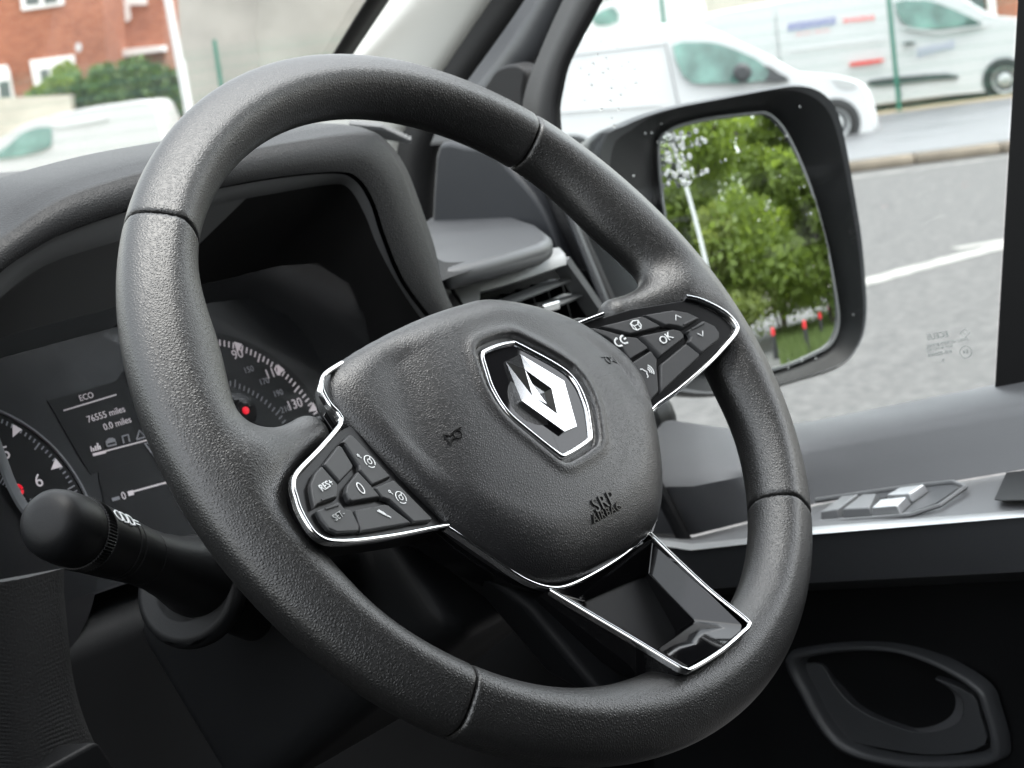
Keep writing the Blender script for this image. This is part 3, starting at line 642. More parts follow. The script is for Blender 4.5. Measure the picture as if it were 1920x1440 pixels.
# ================================================================== INSTRUMENT CLUSTER
clus = wroot('instrument_cluster', CP0, label='unlit black instrument cluster with rev counter, trip display and speedometer', cat='instruments')
def CM(s, t, d=0.0008, rot=0.0):
    return frame_matrix(clw(s, t, d), Vector((math.cos(rot), 0, 0))+Vector(CY)*math.sin(rot), Vector((-math.sin(rot), 0, 0))+Vector(CY)*math.cos(rot))
def clpx(px, py): return cl(px, py)
v, f = prismvf([clw(s, t, -0.02) for s, t in RIM4], [clw(s, t, 0) for s, t in RIM4]); face = mk('cluster_face', v, f, M_SCREEN, clus, smooth=False)
def circle3(a, b, c):
    A = np.array([[b[0]-a[0], b[1]-a[1]], [c[0]-a[0], c[1]-a[1]]])*2; k = np.array([b@b-a@a, c@c-a@a]); o = np.linalg.solve(A, k); return o, np.linalg.norm(o-a)
def flat(name, polys, material, parent, d=0.0006, th=0.0003):
    parts = [prismvf([clw(*q, d) for q in P], [clw(*q, d+th) for q in P]) for P in polys]
    v, f = join(parts); return mk(name, v, f, material, parent, smooth=False)
def bar(c, a, r0, r1, wd):
    e = np.array([math.cos(a), math.sin(a)]); n = np.array([-e[1], e[0]])*wd/2; return [c+e*r0-n, c+e*r1-n, c+e*r1+n, c+e*r0+n]
def tri(c, a, r0, r1, wd):
    e = np.array([math.cos(a), math.sin(a)]); n = np.array([-e[1], e[0]])*wd/2; return [c+e*r0, c+e*r1-n, c+e*r1+n]
def ang(c, p): return math.atan2(p[1]-c[1], p[0]-c[0])
# rev counter
tc, tr = circle3(cl(0, 773), cl(106, 848), cl(153, 916))
a5, a6 = ang(tc, cl(29, 806)), ang(tc, cl(107, 870)); da = a5-a6
dial = flat('dial_face', [[tc+tr*0.985*np.array([math.cos(t), math.sin(t)]) for t in np.linspace(0, 2*math.pi, 61)[:-1]]], M_LCD, clus, d=0.0002)
tpath = [clw(*(tc+tr*np.array([math.cos(t), math.sin(t)])), 0.001) for t in np.linspace(a5+2.6*da, a6-1.3*da, 60)]
v, f = sweepvf(tpath, circ(0.0010, n=6), CN); mk('dial_ring', v, f, M_RING, clus)
flat('tick_marks', [bar(tc, a6-1.0*da+i*da/10, tr*(0.925 if i % 5 else 0.89), tr*0.955, 0.0008) for i in range(0, 50) if i % 10], M_LITDIM, dial)
for k in (0, 1, 2): flat('tick_arrow', [tri(tc, a6+k*da, tr*0.87, tr*0.955, tr*0.075)], M_LIT, dial)
for s, k in (('6', 0), ('5', 1), ('4', 2)):
    e = tc+tr*0.74*np.array([math.cos(a6+k*da), math.sin(a6+k*da)]); text('dial_number', s, 0.0105, CM(*e), M_LIT, dial, ext=0.0001)
ri = tr*0.60
flat('temperature_marks', [bar(tc, a6-0.2*da+i*da/9, ri*0.88, ri*(0.96 if i % 4 else 1.02), 0.0006) for i in range(1, 14)], M_LITDIM, dial)
v, f = sweepvf([clw(*(tc+ri*np.array([math.cos(t), math.sin(t)])), 0.001) for t in np.linspace(a6-0.2*da, a6-0.75*da, 12)], circ(0.0006, n=5), CN); mk('temperature_arc', v, f, M_RING, dial)
v, f = sweepvf([clw(*cl(a, b), 0.003) for a, b in catmull([(-25,800),(0,868),(15,908),(42,956),(80,990)], 4)], circ(0.0034, 0.002, n=8), CN); mk('dial_brow', v, f, M_SATIN, clus)
lamp = cl(32, 920)
v, f = sweepvf([clw(*(lamp+0.0028*np.array([math.cos(t), math.sin(t)])), 0.001) for t in np.linspace(0, 6.0, 14)], circ(0.0009, n=5), CN); mk('warning_lamp', v, f, M_RED, clus)
# speedometer
sc_, sr = circle3(cl(445, 646), cl(525, 691), cl(572, 740))
a90, a110 = ang(sc_, cl(445, 646)), ang(sc_, cl(525, 691)); db = (a90-a110)/20
dial2 = flat('dial_face', [[sc_+sr*1.05*np.array([math.cos(t), math.sin(t)]) for t in np.linspace(0, 2*math.pi, 61)[:-1]]], M_LCD, clus, d=0.0002)
flat('tick_marks', [bar(sc_, a90+(90-m_)*db, sr*(0.955 if m_ % 10 else 0.93), sr*1.0, 0.0009) for m_ in range(40, 137, 2) if m_ % 20 != 10], M_LIT, dial2)
for m_ in (50, 70, 90, 110, 130): flat('tick_arrow', [tri(sc_, a90+(90-m_)*db, sr*0.93, sr*1.01, sr*0.07)], M_LIT, dial2)
for s, q in (('90', (444, 665)), ('110', (510, 700)), ('130', (551, 759))): text('dial_number', s, 0.0088, CM(*cl(*q)), M_LIT, dial2, ext=0.0001)
for s, q in (('150', (465, 694)), ('170', (494, 716)), ('190', (520, 738)), ('210', (534, 768))): text('dial_number', s, 0.0055, CM(*cl(*q)), M_LITDIM, dial2, ext=0.0001)
flat('inner_tick_marks', [bar(sc_, a90+(90-m_)*db, sr*0.66, sr*(0.70 if m_ % 10 else 0.72), 0.0007) for m_ in range(60, 136, 3)], M_LITDIM, dial2)
h2 = cl(452, 776)
v, f = lathevf([(0, .009), (.004, .009), (.006, .0075), (.0065, .001)], clw(*h2, 0.0), CN, 24); mk('needle_hub', v, f, M_BLACK, dial2)
v, f = lathevf([(0, .0024), (.0012, .0024), (.0016, .001)], clw(*cl(449, 775), 0.006), CN, 12); mk('warning_lamp', v, f, M_RED, clus)
v, f = prismvf([clw(s*.99, t*.99, .013+(t+.11)*.4) for s, t in RIM4], [clw(s*.99, t*.99, .015+(t+.11)*.4) for s, t in RIM4]); mk('cluster_lens', v, f, M_LENS, clus, smooth=False)
# display
dp = [cl(*q) for q in [(88,752),(224,714),(262,760),(300,830),(300,850),(170,890),(150,860)]]
disp = flat('display', [dp], M_LCD, clus, d=0.0003)
def dtext(s, px, py, size, material=M_LIT): text('display_text', s, size, CM(*cl(px, py), 0.0012), material, disp, ext=0.0001)
dtext('ECO', 160, 745, 0.0050); dtext('76555 miles', 197, 778, 0.0056); dtext('0.0 miles', 218, 795, 0.0056)
def dline(px, wd, material=M_LIT, name='display_line'):
    P = [clw(*cl(*q), 0.0012) for q in px]; v, f = sweepvf(P, [(-wd, 0), (wd, 0), (wd, .0002), (-wd, .0002)], CN); mk(name, v, f, material, disp)
dline([(117,771),(216,741)], .0004); dline([(172,853),(275,826)], .0004); dline([(172,854),(196,848)], .0008)
dline([(168,838),(170,848)], .0004, name='bar_icon')
for i, hgt in enumerate((6, 9, 13, 7)): dline([(174+i*4, 847-i*1.1), (172.5+i*4, 847-hgt-i*1.1)], .0005, name='bar_icon')
dline([(199,838),(197,829),(202,824),(209,823),(213,827),(216,834),(199,838)], .0005, M_LITDIM, 'car_icon'); dline([(198,830),(214,826)], .0009, M_LITDIM, 'car_icon')
dline([(230,832),(227,819),(238,816),(241,829)], .0005, M_LITDIM, 'note_icon')
dline([(254,825),(259,808),(271,820),(254,825)], .0005, M_LITDIM, 'warning_icon')
dline([(282,850),(270,833),(280,830)], .0006, M_LITDIM, 'fuel_icon'); dline([(300,868),(292,862),(281,847)], .0006, M_LITDIM, 'fuel_icon')
dtext('0', 230, 931, 0.0064); dline([(238,927),(248,924)], .0014); dline([(246,923),(330,900)], .0005); dline([(208,938),(222,934)], .0010, M_LITDIM, 'fuel_icon')

# ================================================================== STALKS
T = aty(78, 974, 0.060); Bs = aty(430, 1105, 0.120); axs = Bs-T; Ls = np.linalg.norm(axs)*1000; axs = axs/np.linalg.norm(axs)
stalk = wroot('indicator_stalk', T+axs*0.08, label='black indicator stalk with rounded knob and knurled ring left of the wheel', cat='stalk')
P_ = lambda L: [(a*.001, b*.001) for a, b in L]
v, f = lathevf(P_([(0, .5), (.3, 5), (1.2, 9), (3.2, 12.2), (7, 14.4), (13, 15.4), (20, 15.6), (26, 15.4), (27, 15.0)]), T, axs, 48); mk('knob_cap', v, f, M_DARK, stalk, angle=50)
nk = 72; prof = [(27, 14.8), (27.2, 15.8), (33.8, 15.5), (34, 14.6)]
s_ = np.cross(axs, (0.123, 0.3, 0.9)); s_ /= np.linalg.norm(s_); u_ = np.cross(axs, s_)
rows = [[T+axs*d*.001+(s_*math.cos(2*math.pi*j/(2*nk))+u_*math.sin(2*math.pi*j/(2*nk)))*(r+(0.35 if j % 2 else -0.35))*.001 for j in range(2*nk)] for d, r in prof]
v, f = gridvf(rows, True); mk('knurled_ring', v, f, M_DARK, stalk, smooth=False)
v, f = lathevf(P_([(34, 14.8), (34.4, 15.6), (55, 14.6), (55.4, 14.0), (56.4, 14.0), (56.8, 14.5), (60, 14.3), (60.4, 13.7), (61.4, 13.7), (61.8, 14.2), (80, 13.2), (80.3, 12.9), (80.8, 12.9), (81.1, 13.2), (95, 13.5), (112, 15.5), (130, 19), (Ls+30, 21)]), T, axs, 48); body = mk('stalk_body', v, f, M_DARK, stalk, angle=40)
q = aty(176, 921, 0.058)
_o = np.array([-.42, -.62, .66]); _o -= axs*(_o@axs); _o /= np.linalg.norm(_o)
for k_, s_m in enumerate(('O', 'D', 'D', '=')): text('stalk_mark', s_m, 0.0085, frame_matrix(T+axs*(0.0385+k_*0.0052)+_o*0.01555, Vector(axs), Vector(np.cross(_o, axs))), M_PRINT, body, ext=0.0002)
v, f = lathevf(P_([(-8, 25), (-4, 27.5), (2, 27.5), (6, 25), (6, 18), (-8, 18)]), aty(362, 1110, 0.115), axs, 48); mk('stalk_collar', v, f, M_DARK, shroud, bevel=0.003, seg=3, angle=20)
rst = wroot('wiper_stalk', aty(1228, 885, 0.10), label='tip of the black wiper stalk showing right of the hub', cat='stalk')
prism('stalk_blade', [aty(a, b, 0.10) for a, b in [(1150,830),(1222,855),(1240,880),(1240,890),(1228,908),(1222,915),(1150,940)]], (0, 0.02, 0), M_DARK, rst, bevel=0.003, seg=3)
text('stalk_mark', 'F', 0.006, frame_matrix(aty(1229, 873, 0.0985), Vector((1, 0, 0)), Vector((0, 0.2, 1))), M_PRINT, rst)

# ================================================================== GAITER at the lower left edge
ga = wroot('gear_lever_gaiter', aty(60, 1280, 0.0), label='ribbed black fabric gaiter rising at the dashboard edge below the stalk', cat='gaiter')
rows = []
for j in range(0, 230):
    zy = 440+j*(1060/229); row = []
    for i in range(0, 26):
        zx = -180+i*(1/25)*(500+0.10*(zy-560 if zy > 560 else 0)+(0.00045*max(0, zy-900)**2))
        ph = math.sin(2*math.pi*(zy-0.0013*(320-zx)**2+0.12*zx)/21.0)
        P = aty(zx*.375, 900+zy*.375, 0.012)
        bul = 0.03*(1-((i-9)/16.0)**2)
        row.append(P+np.array([-.72, -.66, .1])*(bul+0.0005*ph*min(1, (25-i)/6)))
    rows.append(row+[q+(q-CP)/np.linalg.norm(q-CP)*.045-np.array([.006, 0, .006]) for q in row[::-1]])
v, f = gridvf(rows, True); f += [tuple(range(52)), tuple(range(229*52, 230*52))]; mk('ribbed_fabric', v, f, M_FABRIC, ga, angle=70)
prism('gaiter_clip', [aty(a, b, -0.01) for a, b in [(90,1440),(185,1388),(222,1440),(240,1500),(80,1500)]], (-.02, .03, 0), M_DARK, ga, bevel=0.002)
# ================================================================== DRIVER'S DOOR
door = wroot('driver_door', (0.46, 0.1, OZ-0.45), label="dark grey van driver's door with armrest, switches and side window", cat='door')
GX = 0.478
cols = [1120, 1225, 1260, 1300, 1350, 1400, 1460, 1530, 1620, 1700, 1780, 1860, 1920, 2000, 2150, 2400, 2800, 3300]
def drow(pts, x, cx=None):
    xs_, ys_ = [p[0] for p in pts], [p[1] for p in pts]
    out = []
    for c in cols:
        if c <= xs_[-1]: yv = np.interp(c, xs_, ys_)
        else:
            m_ = (ys_[-1]-ys_[-2])/(xs_[-1]-xs_[-2]); yv = ys_[-1]+m_*(c-xs_[-1])
        out.append(atx(c, yv, x(c) if callable(x) else x))
    return out
r0 = drow([(1120,800),(1225,792),(1260,788),(1380,805),(1490,796),(1860,722),(1920,711)], GX-0.004)
r0b = drow([(1120,803),(1225,795),(1260,791),(1380,809),(1490,800),(1860,727),(1920,716)], GX-0.010)
fx = lambda a, b: (lambda c: a if c < 1340 else (b if c > 1500 else a+(b-a)*(c-1340)/160))
r1 = drow([(1120,892),(1300,890),(1400,868),(1490,834),(1860,764),(1920,753)], fx(.405, .438))
r1b = drow([(1120,915),(1300,912),(1400,892),(1490,856),(1860,790),(1920,780)], fx(.398, .432))
r2 = drow([(1120,1000),(1225,1000),(1300,1003),(1400,978),(1530,944),(1750,908),(1920,880)], 0.412)
r3 = drow([(1120,1010),(1225,1010),(1300,1020),(1400,1010),(1530,988),(1920,957)], 0.350)
v, f = gridvf([r0, r0b, r1, r1b, [(a*.5+b*.5)+np.array([.001, 0, 0]) for a, b in zip(r1b, r2)], r2]); mk('door_top_roll', v, f, M_DOORTOP, door, angle=50)
v, f = gridvf([[p-np.array([0, 0, .0015]) for p in r2], r3]); swp = mk('switch_panel', v, f, M_DOORTOP, door)
r4 = drow([(1120,1020),(1225,1020),(1300,1032),(1400,1021),(1530,1002),(1920,970)], 0.340)
v, f = gridvf([r3, [p+np.array([-.003, 0, .001]) for p in r3], [p+np.array([-.003, 0, .001]) for p in r4], r4]); mk('armrest_bright_edge', v, f, M_SILVER, door, angle=60)
r5 = drow([(1120,1100),(1300,1105),(1540,1092),(1920,1072)], 0.346); r6 = drow([(1120,1110),(1300,1118),(1540,1106),(1920,1088)], 0.39)
r7 = drow([(1120,1300),(1540,1290),(1920,1270)], 0.41); r8 = drow([(1120,1600),(1540,1600),(1920,1600)], 0.405)
v, f = gridvf([r4, [p+np.array([0.0, 0, -.004]) for p in r4], r5, r6]); mk('armrest_face', v, f, M_DASHFINE, door, angle=40)
v, f = gridvf([r6, r7, r8]); mk('door_card', v, f, M_DARK, door, angle=60)
# crease at the front of the card
v, f = sweepvf([atx(a, b, .392) for a, b in catmull([(1228,905),(1255,955),(1285,1015),(1296,1036)], 4)], circ(0.006, 0.004, n=8), (1, 0, 0)); mk('card_joint', v, f, M_DARK, door)
# window switches lie on the sloping switch panel
PN = np.cross(np.array(r3[10])-np.array(r2[10]), np.array(r2[7])-np.array(r2[10])); PN /= np.linalg.norm(PN)
if PN[2] < 0: PN = -PN
PP = (np.array(r2[9])+np.array(r3[9]))/2
def swq(px, py, up=0.0): return hit(px, py, PP+PN*up, PN)
def sz(a, b): return 1440+a*.25, 820+b*.25
v, f = sweepvf([swq(*sz(*q), 0.0015) for q in [(380,640),(900,600),(1080,580),(1290,510),(1480,375),(1390,335),(1100,365),(360,470)]], circ(0.0016, n=6), PN); mk('switch_bezel', v, f, M_SATIN, swp)
prism('switch_well', [swq(*sz(*q), 0.0004) for q in [(400,625),(890,590),(1060,570),(1260,500),(1430,385),(1380,350),(1100,378),(560,465)]], PN*0.0005, M_DASHFINE, swp, smooth=False)
for P in ([(395,630),(580,490),(720,475),(540,610)], [(560,610),(730,478),(850,470),(790,600)], [(780,598),(860,520),(1080,500),(1000,580)], [(890,500),(1010,430),(1215,405),(1090,490)]):
    a = [swq(*sz(*q), 0.0008) for q in P]; c = np.mean(a, 0); b = [c+(p-c)*0.86+PN*0.006 for p in a]
    v, f = prismvf(a, b); mk('window_switch', v, f, M_SILVER if P[0][0] in (780, 890) else M_SATIN, swp, bevel=0.001)
prism('switch_gap', [swq(*sz(*q), 0.0011) for q in [(840,460),(1000,435),(900,495),(870,490)]], PN*0.0004, M_BLACK, swp, smooth=False)
prism('armrest_cup', [swq(*sz(*q), 0.001) for q in [(1700,470),(1790,270),(1960,250),(2200,240),(2200,470),(1760,480)]], PN*0.0006, M_DARK, swp, smooth=False)
# pull handle recess in the lower card
HX = 0.401
HO = [(1482,1232),(1530,1212),(1620,1204),(1700,1212),(1780,1242),(1848,1286),(1868,1330),(1884,1392),(1872,1424),(1790,1436),(1690,1432),(1600,1410),(1552,1372),(1510,1300)]
H2 = catmull([atx(a, b, HX) for a, b in HO], 6, True); hc = H2.mean(0)
rows = []
for k_, dx in ((1.03, 0.004), (1.0, -0.006), (0.94, -0.008), (0.885, -0.003), (0.86, 0.006)): rows.append([hc+(p-hc)*k_+np.array([dx, 0, 0]) for p in H2])
v, f = gridvf(rows, True); mk('handle_frame', v, f, M_DASHFINE, door, angle=180)
rows = [[hc+(p-hc)*k_+np.array([dx, 0, 0]) for p in H2] for k_, dx in ((0.865, 0.004), (0.80, 0.030), (0.5, 0.045), (0.01, 0.048))]
v, f = gridvf(rows, True); mk('handle_bowl', v, f, M_BLACK, door, angle=180)
def hz(a, b): return 1200+a*.375, 900+b*.375
LV = catmull([hz(*q) for q in [(805,945),(905,922),(960,1010),(1040,1105),(1130,1170),(1250,1222),(1400,1262),(1540,1240),(1610,1180),(1600,1080),(1470,992),(1660,1075),(1700,1180),(1725,1325),(1500,1375),(1250,1350),(980,1280),(880,1140)]], 3, True)
front_ = [atx(a, b, HX+0.002) for a, b in LV]
v, f = prismvf([p+np.array([0.012, 0, 0]) for p in front_], front_); mk('pull_handle', v, f, M_DASHFINE, door, bevel=0.006, seg=5, angle=50)
rows = [[atx(*hz(a, b), x) for a, b in catmull(L, 5)] for L, x in (([(1140,1175),(1250,1222),(1400,1262),(1540,1240),(1610,1180),(1600,1080),(1480,1000)], HX+0.002), ([(1180,1180),(1260,1200),(1380,1190),(1450,1140),(1490,1080),(1500,1030),(1470,1000)], HX+0.022))]
v, f = gridvf(rows); mk('handle_scoop', v, f, M_DOORTOP, door, angle=180)
# window: glass, frame, rear channel
GP = [(1462,-680),(1198,-160),(1118,0),(1062,108),(1046,165),(1040,215),(1052,300),(1072,400),(1102,470),(1150,580),(1200,700),(1226,830),(1500,830),(1862,745),(1905,0),(1946,-680)]
pane = mk('window_pane', [atx(a, b, GX) for a, b in GP]+[atx(a, b, GX+0.004) for a, b in GP], prismvf(GP, GP)[1], M_GLASS, door, smooth=False)
strip('window_frame', [(1150,-160),(1066,0),(1016,112),(996,165),(988,215),(1000,300),(1022,400),(1062,470),(1110,580),(1190,790)], [(1200,-160),(1120,0),(1064,108),(1048,165),(1042,215),(1052,300),(1074,400),(1104,470),(1152,580),(1232,795)], 5, ax(0.500), ax(0.462), M_RUBBER, door, 0.008)
strip('frame_reveal', [(1030,250),(1040,330),(1062,400),(1088,470),(1130,580),(1205,790)], [(1042,250),(1052,330),(1074,400),(1103,470),(1148,580),(1222,790)], 5, ax(0.452), ax(0.458), M_DASHFINE, door, 0.003)
prism('rear_window_channel', [atx(a, b, 0.468) for a, b in [(1862,745),(1908,-30),(1946,-680),(2120,-680),(2060,0),(2010,735)]], (0.03, 0, 0), M_BLACK, door, bevel=0.002)
sail = prism('sail_panel', [atx(a, b, 0.470) for a, b in catmull([(822,268),(870,272),(920,282),(960,320),(1000,365),(1022,400),(1040,440),(1060,500),(1090,560),(1110,620),(1000,640),(900,600),(830,560),(806,480),(808,400),(812,330)], 2, True)], (0.03, 0, 0), M_SAIL, door, bevel=0.005, seg=3)
prism('tweeter_cover', [atx(a, b, 0.520) for a, b in catmull([(902,175),(915,150),(930,130),(955,121),(975,124),(984,140),(980,170),(970,240),(900,230)], 3, True)], (0.02, 0, 0), M_RUBBER, door, bevel=0.003)
# etched mark on the pane (seen from behind)
def GM(px, py): 
    P = atx(px, py, GX-0.0006); xa = np.array(atx(px-40, py+7.5, GX-0.0006))-P; return frame_matrix(P, Vector(xa), Vector((0, 0, 1)))
M_ETCH = mat('etched_mark', (0.25, 0.28, 0.27), 0.9)
for s, px, py, sz_ in (('ECEUS', 1758, 630, .0058), ('DARC-OCRAM BOSSEL', 1776, 643, .0032), ('DOT 24 M57 AS2', 1762, 653, .0028), ('43R-000464', 1763, 663, .0038), ('9 ..', 1766, 677, .0034)):
    text('etched_mark', s, sz_, GM(px, py), M_ETCH, pane, ext=0.00005)
def gring(pts, r, nm): v, f = sweepvf([atx(a, b, GX-0.0006) for a, b in pts], circ(r, n=5), (1, 0, 0)); mk(nm, v, f, M_ETCH, pane)
gring([(1800,625),(1809,617),(1819,624),(1810,632),(1800,625)], .00022, 'etched_mark'); gring([(1806,624),(1812,626)], .0002, 'etched_mark')
gring([(1811+11*math.cos(t), 660+11*math.sin(t)) for t in np.linspace(0, 6.3, 20)], .00022, 'etched_mark')
text('etched_mark', 'E4', .0042, GM(1811, 660), M_ETCH, pane, ext=0.00005)
# raindrops on the pane: one shared bead
bm = bmesh.new(); bmesh.ops.create_icosphere(bm, subdivisions=2, radius=1.0); dm = bpy.data.meshes.new('raindrop'); bm.to_mesh(dm); bm.free()
for p in dm.polygons: p.use_smooth = True
dm.materials.append(M_DROP)
dm2 = dm.copy(); dm2.materials.clear(); dm2.materials.append(M_BEAD)
def drop(P, n, r, parent, mesh=None):
    o = bpy.data.objects.new('raindrop', mesh or dm); COL.objects.link(o); o.parent = parent
    q = Vector(n).to_track_quat('Z', 'Y'); o.matrix_world = Matrix.Translation(Vector(P)) @ q.to_matrix().to_4x4() @ Matrix.Diagonal((r*random.uniform(.8, 1.1), r*random.uniform(.8, 1.3), r*.45, 1))
    return o
DR = [(1133,63),(1127,78),(1158,90),(1120,102),(1088,128),(1104,140),(1140,130),(1166,124),(1178,117),(1109,160),(1146,166),(1096,188),(1164,178),(1147,222),(1131,137),(1192,157),(1145,190),(1150,150),(1172,165),(1136,110),(1152,236),(1170,60),(1112,120),(1160,205),(1128,205),(1190,130)]
for q in DR:
    o = drop(atx(*q, GX+0.0042), (1, 0, 0), random.uniform(.0006, .0012), pane)

# ================================================================== DOOR MIRROR
MP = atx(1410, 455, 0.71)
din = ray(1410, 455); dout = np.array([0.16, -0.97, 0.115]); dout /= np.linalg.norm(dout)
MN = dout-din; MN /= np.linalg.norm(MN)
def mi(px, py, d=0.0): return hit(px, py, MP+MN*d, MN)
mir = wroot('door_mirror', MP+np.array([-.1, 0, -.15]), label='black door mirror with rain beads reflecting green trees', cat='mirror')
MO = [(1114,270),(1160,232),(1240,202),(1350,180),(1440,163),(1490,157),(1530,166),(1560,195),(1578,250),(1598,360),(1612,450),(1620,540),(1621,600),(1608,650),(1572,690),(1500,715),(1420,735),(1300,745),(1200,720),(1130,640),(1105,450)]
MG = [(1240,285),(1258,245),(1320,224),(1420,211),(1448,214),(1480,250),(1520,340),(1552,450),(1568,530),(1577,600),(1564,642),(1530,664),(1470,688),(1400,700),(1330,690),(1290,640),(1262,480)]
mo = catmull([mi(a, b) for a, b in MO], 5, True); mg = catmull([mi(a, b, -.004) for a, b in MG], 5, True)
def resamp(P, c, n=140):
    Q = P-c; a = np.arctan2(Q@MU, Q@MR_); rr = np.linalg.norm(Q, axis=1); o = np.argsort(a); t = np.linspace(-math.pi, math.pi, n+1)[:-1]
    r_ = np.interp(t, np.r_[a[o]-2*math.pi, a[o], a[o]+2*math.pi], np.r_[rr[o], rr[o], rr[o]]); return c+np.outer(r_*np.cos(t), MR_)+np.outer(r_*np.sin(t), MU)
MU = np.array([0, 0, 1.0])-MN*MN[2]; MU /= np.linalg.norm(MU); MR_ = np.cross(MU, MN)
mc = mg.mean(0); A_ = resamp(mo, mc-MN*((mc-mo[0])@MN)); B_ = resamp(mg, mc)
ac = A_.mean(0)
rows = [A_*.0+(ac+(A_-ac)*.5)-MN*.13, ac+(A_-ac)*.80-MN*.115, ac+(A_-ac)*.95-MN*.07, A_-MN*.012, ac+(A_-ac)*.995+MN*.002, ac+(A_-ac)*.975+MN*.007, B_+(A_-B_)*.80+MN*.006]
v, f = gridvf(rows, True); f.append(tuple(range(140))); housing = mk('mirror_housing', v, f, M_HOUSING, mir, angle=60)
rows = [B_+(A_-B_)*.80+MN*.006, B_+(A_-B_)*.45+MN*.001, B_+(A_-B_)*.12-MN*.008, B_*1.0-MN*.016]
v, f = gridvf(rows, True); mk('mirror_bezel', v, f, M_DARK, mir, angle=60)
edge = B_+(A_-B_)*.02
v, f = sweepvf(B_-MN*.0045, [(-.0012, -.001), (.0012, -.001), (.0012, .0012), (-.0012, .0012)], MN, True); mk('glass_edge', v, f, M_SATIN, mir)
n = len(B_); RC = 1.35; mc2 = B_.mean(0)                # convex glass
def dome(P): q = P-mc2; q = q-np.outer(q@MN, MN); return P-MN*((q*q).sum(1)/(2*RC))[:, None]
rings = [dome(mc2+(B_-mc2)*k_)-MN*.0010 for k_ in np.linspace(1, .02, 14)]
v, f = gridvf(rings, True); f.append(tuple(range(13*n, 14*n))); mgl = mk('mirror_glass', v, f, M_MIRROR, mir, angle=180)
# foot between mirror and door
a0 = atx(1150, 500, 0.50); a1 = (ac-MR_*.05)-MN*.05-MU*.06
v, f = sweepvf([a0, a0*.5+a1*.5+np.array([0, 0, .004]), a1], circ(.045, .06, n=16), (0, 0, 1)); mk('mirror_foot', v, f, M_HOUSING, mir)
# housing seam
v, f = sweepvf([mi(a, b, -.011) for a, b in catmull([(1200,300),(1196,262),(1208,235),(1240,216)], 4)], circ(.0008, n=5), MN); mk('housing_seam', v, f, M_BLACK, mir)
for k in range(70):
    t = random.random(); a = 1248+abs(random.gauss(0, 1))*38; b = 250+random.random()*100-(a-1248)*0.10
    if b > 345 or a > 1330 or b < 232: continue
    drop(mi(a, b, -.0036), MN, random.uniform(.0012, .0027), mgl, dm2)
for a, b in [(1210,250),(1222,249),(1232,267),(1240,232),(1205,237),(1188,330),(1500,200),(1455,235),(1475,255),(1548,238),(1478,690),(1504,676),(1530,672),(1600,590),(1520,400),(1508,350),(1500,372),(1450,280),(1462,330),(1380,260),(1360,300)]:
    drop(mi(a, b, .0015 if not (1250 < a < 1560 and 230 < b < 660) else -.0036), MN, random.uniform(.0006, .0012), mgl, dm2)
# ================================================================== STREET OUTSIDE (frame: u along the road to the right, w across it, h up; the street falls gently away)
AZ = R(51.5); DIP = R(1.4)
EU = np.array([math.cos(AZ), -math.sin(AZ), 0.0]); EW = np.array([math.sin(AZ)*math.cos(DIP), math.cos(AZ)*math.cos(DIP), -math.sin(DIP)]); EN = np.cross(EU, EW)
G0 = CP-np.array([0, 0, 1.60])
def E(u, w_, h): return G0+EU*u+EW*w_+EN*h
def ew(px, py, w_): return hit(px, py, G0+EW*w_, EW)
def eg(px, py, h=0.0): return hit(px, py, G0+EN*h, EN)
def uvh(P): q = np.asarray(P)-G0; return q@EU, q@EW, q@EN
def ground_at(P): u, w_, h = uvh(P); return E(u, w_, 0)

def extmat(name, col, rough, **k): return mat(name, col, rough, **k)
M_ROAD = mat('worn_asphalt', (0.070, 0.068, 0.066), 0.85, bump=[('noise', 60, 0.6, 0.01)], var=0.6, varscale=18)
M_PAVE = mat('damp_pavement', (0.075, 0.077, 0.080), 0.45, bump=[('noise', 30, 0.4, 0.01)], var=0.30, varscale=0.9)
M_KERB = mat('kerb_stone', (0.19, 0.16, 0.125), 0.85, var=0.2, varscale=4)
M_LINE = mat('road_paint', (0.25, 0.245, 0.225), 0.7, var=0.4, varscale=9)
M_WHITEVAN = mat('white_van_paint', (0.50, 0.505, 0.51), 0.35, coat=0.2)
M_VANGLASS = mat('tinted_van_glass', (0.085, 0.17, 0.145), 0.08, coat=0.4, var=0.6, varscale=2.6)  # teal tint; the noise in its tone imitates reflections
M_VANDARK = mat('van_dark_plastic', (0.04, 0.042, 0.045), 0.6)
M_TYRE = mat('tyre', (0.02, 0.02, 0.02), 0.8)
M_STEELRIM = mat('steel_wheel', (0.45, 0.46, 0.46), 0.4, metal=0.4)
M_REDMARK = mat('red_lettering', (0.75, 0.05, 0.05), 0.5); M_BLUEMARK = mat('navy_lettering', (0.12, 0.13, 0.36), 0.5)
M_FAINT = mat('faded_blue_lettering', (0.30, 0.32, 0.42), 0.5)
M_FENCE = mat('green_fence', (0.03, 0.16, 0.11), 0.5)
M_RENDERWALL = mat('stained_render', (0.30, 0.29, 0.265), 0.9, bump=[('noise', 8, 0.4, 0.02)], var=0.22, varscale=0.7)
M_UPVC = mat('white_window_frame', (0.80, 0.80, 0.78), 0.5); M_PANE = mat('house_pane', (0.10, 0.12, 0.12), 0.1)
M_STONEWALL = mat('pale_garden_wall', (0.55, 0.52, 0.45), 0.9, var=0.15, varscale=1.0)
M_SOIL = mat('dry_verge', (0.20, 0.16, 0.10), 0.95, var=0.3, varscale=3)
M_POST = mat('galvanised_post', (0.62, 0.63, 0.62), 0.5)
M_GREYB = mat('grey_cladding', (0.50, 0.50, 0.50), 0.8, var=0.1, varscale=1)
M_GRASS = mat('kerb_weeds', (0.10, 0.14, 0.035), 0.9)
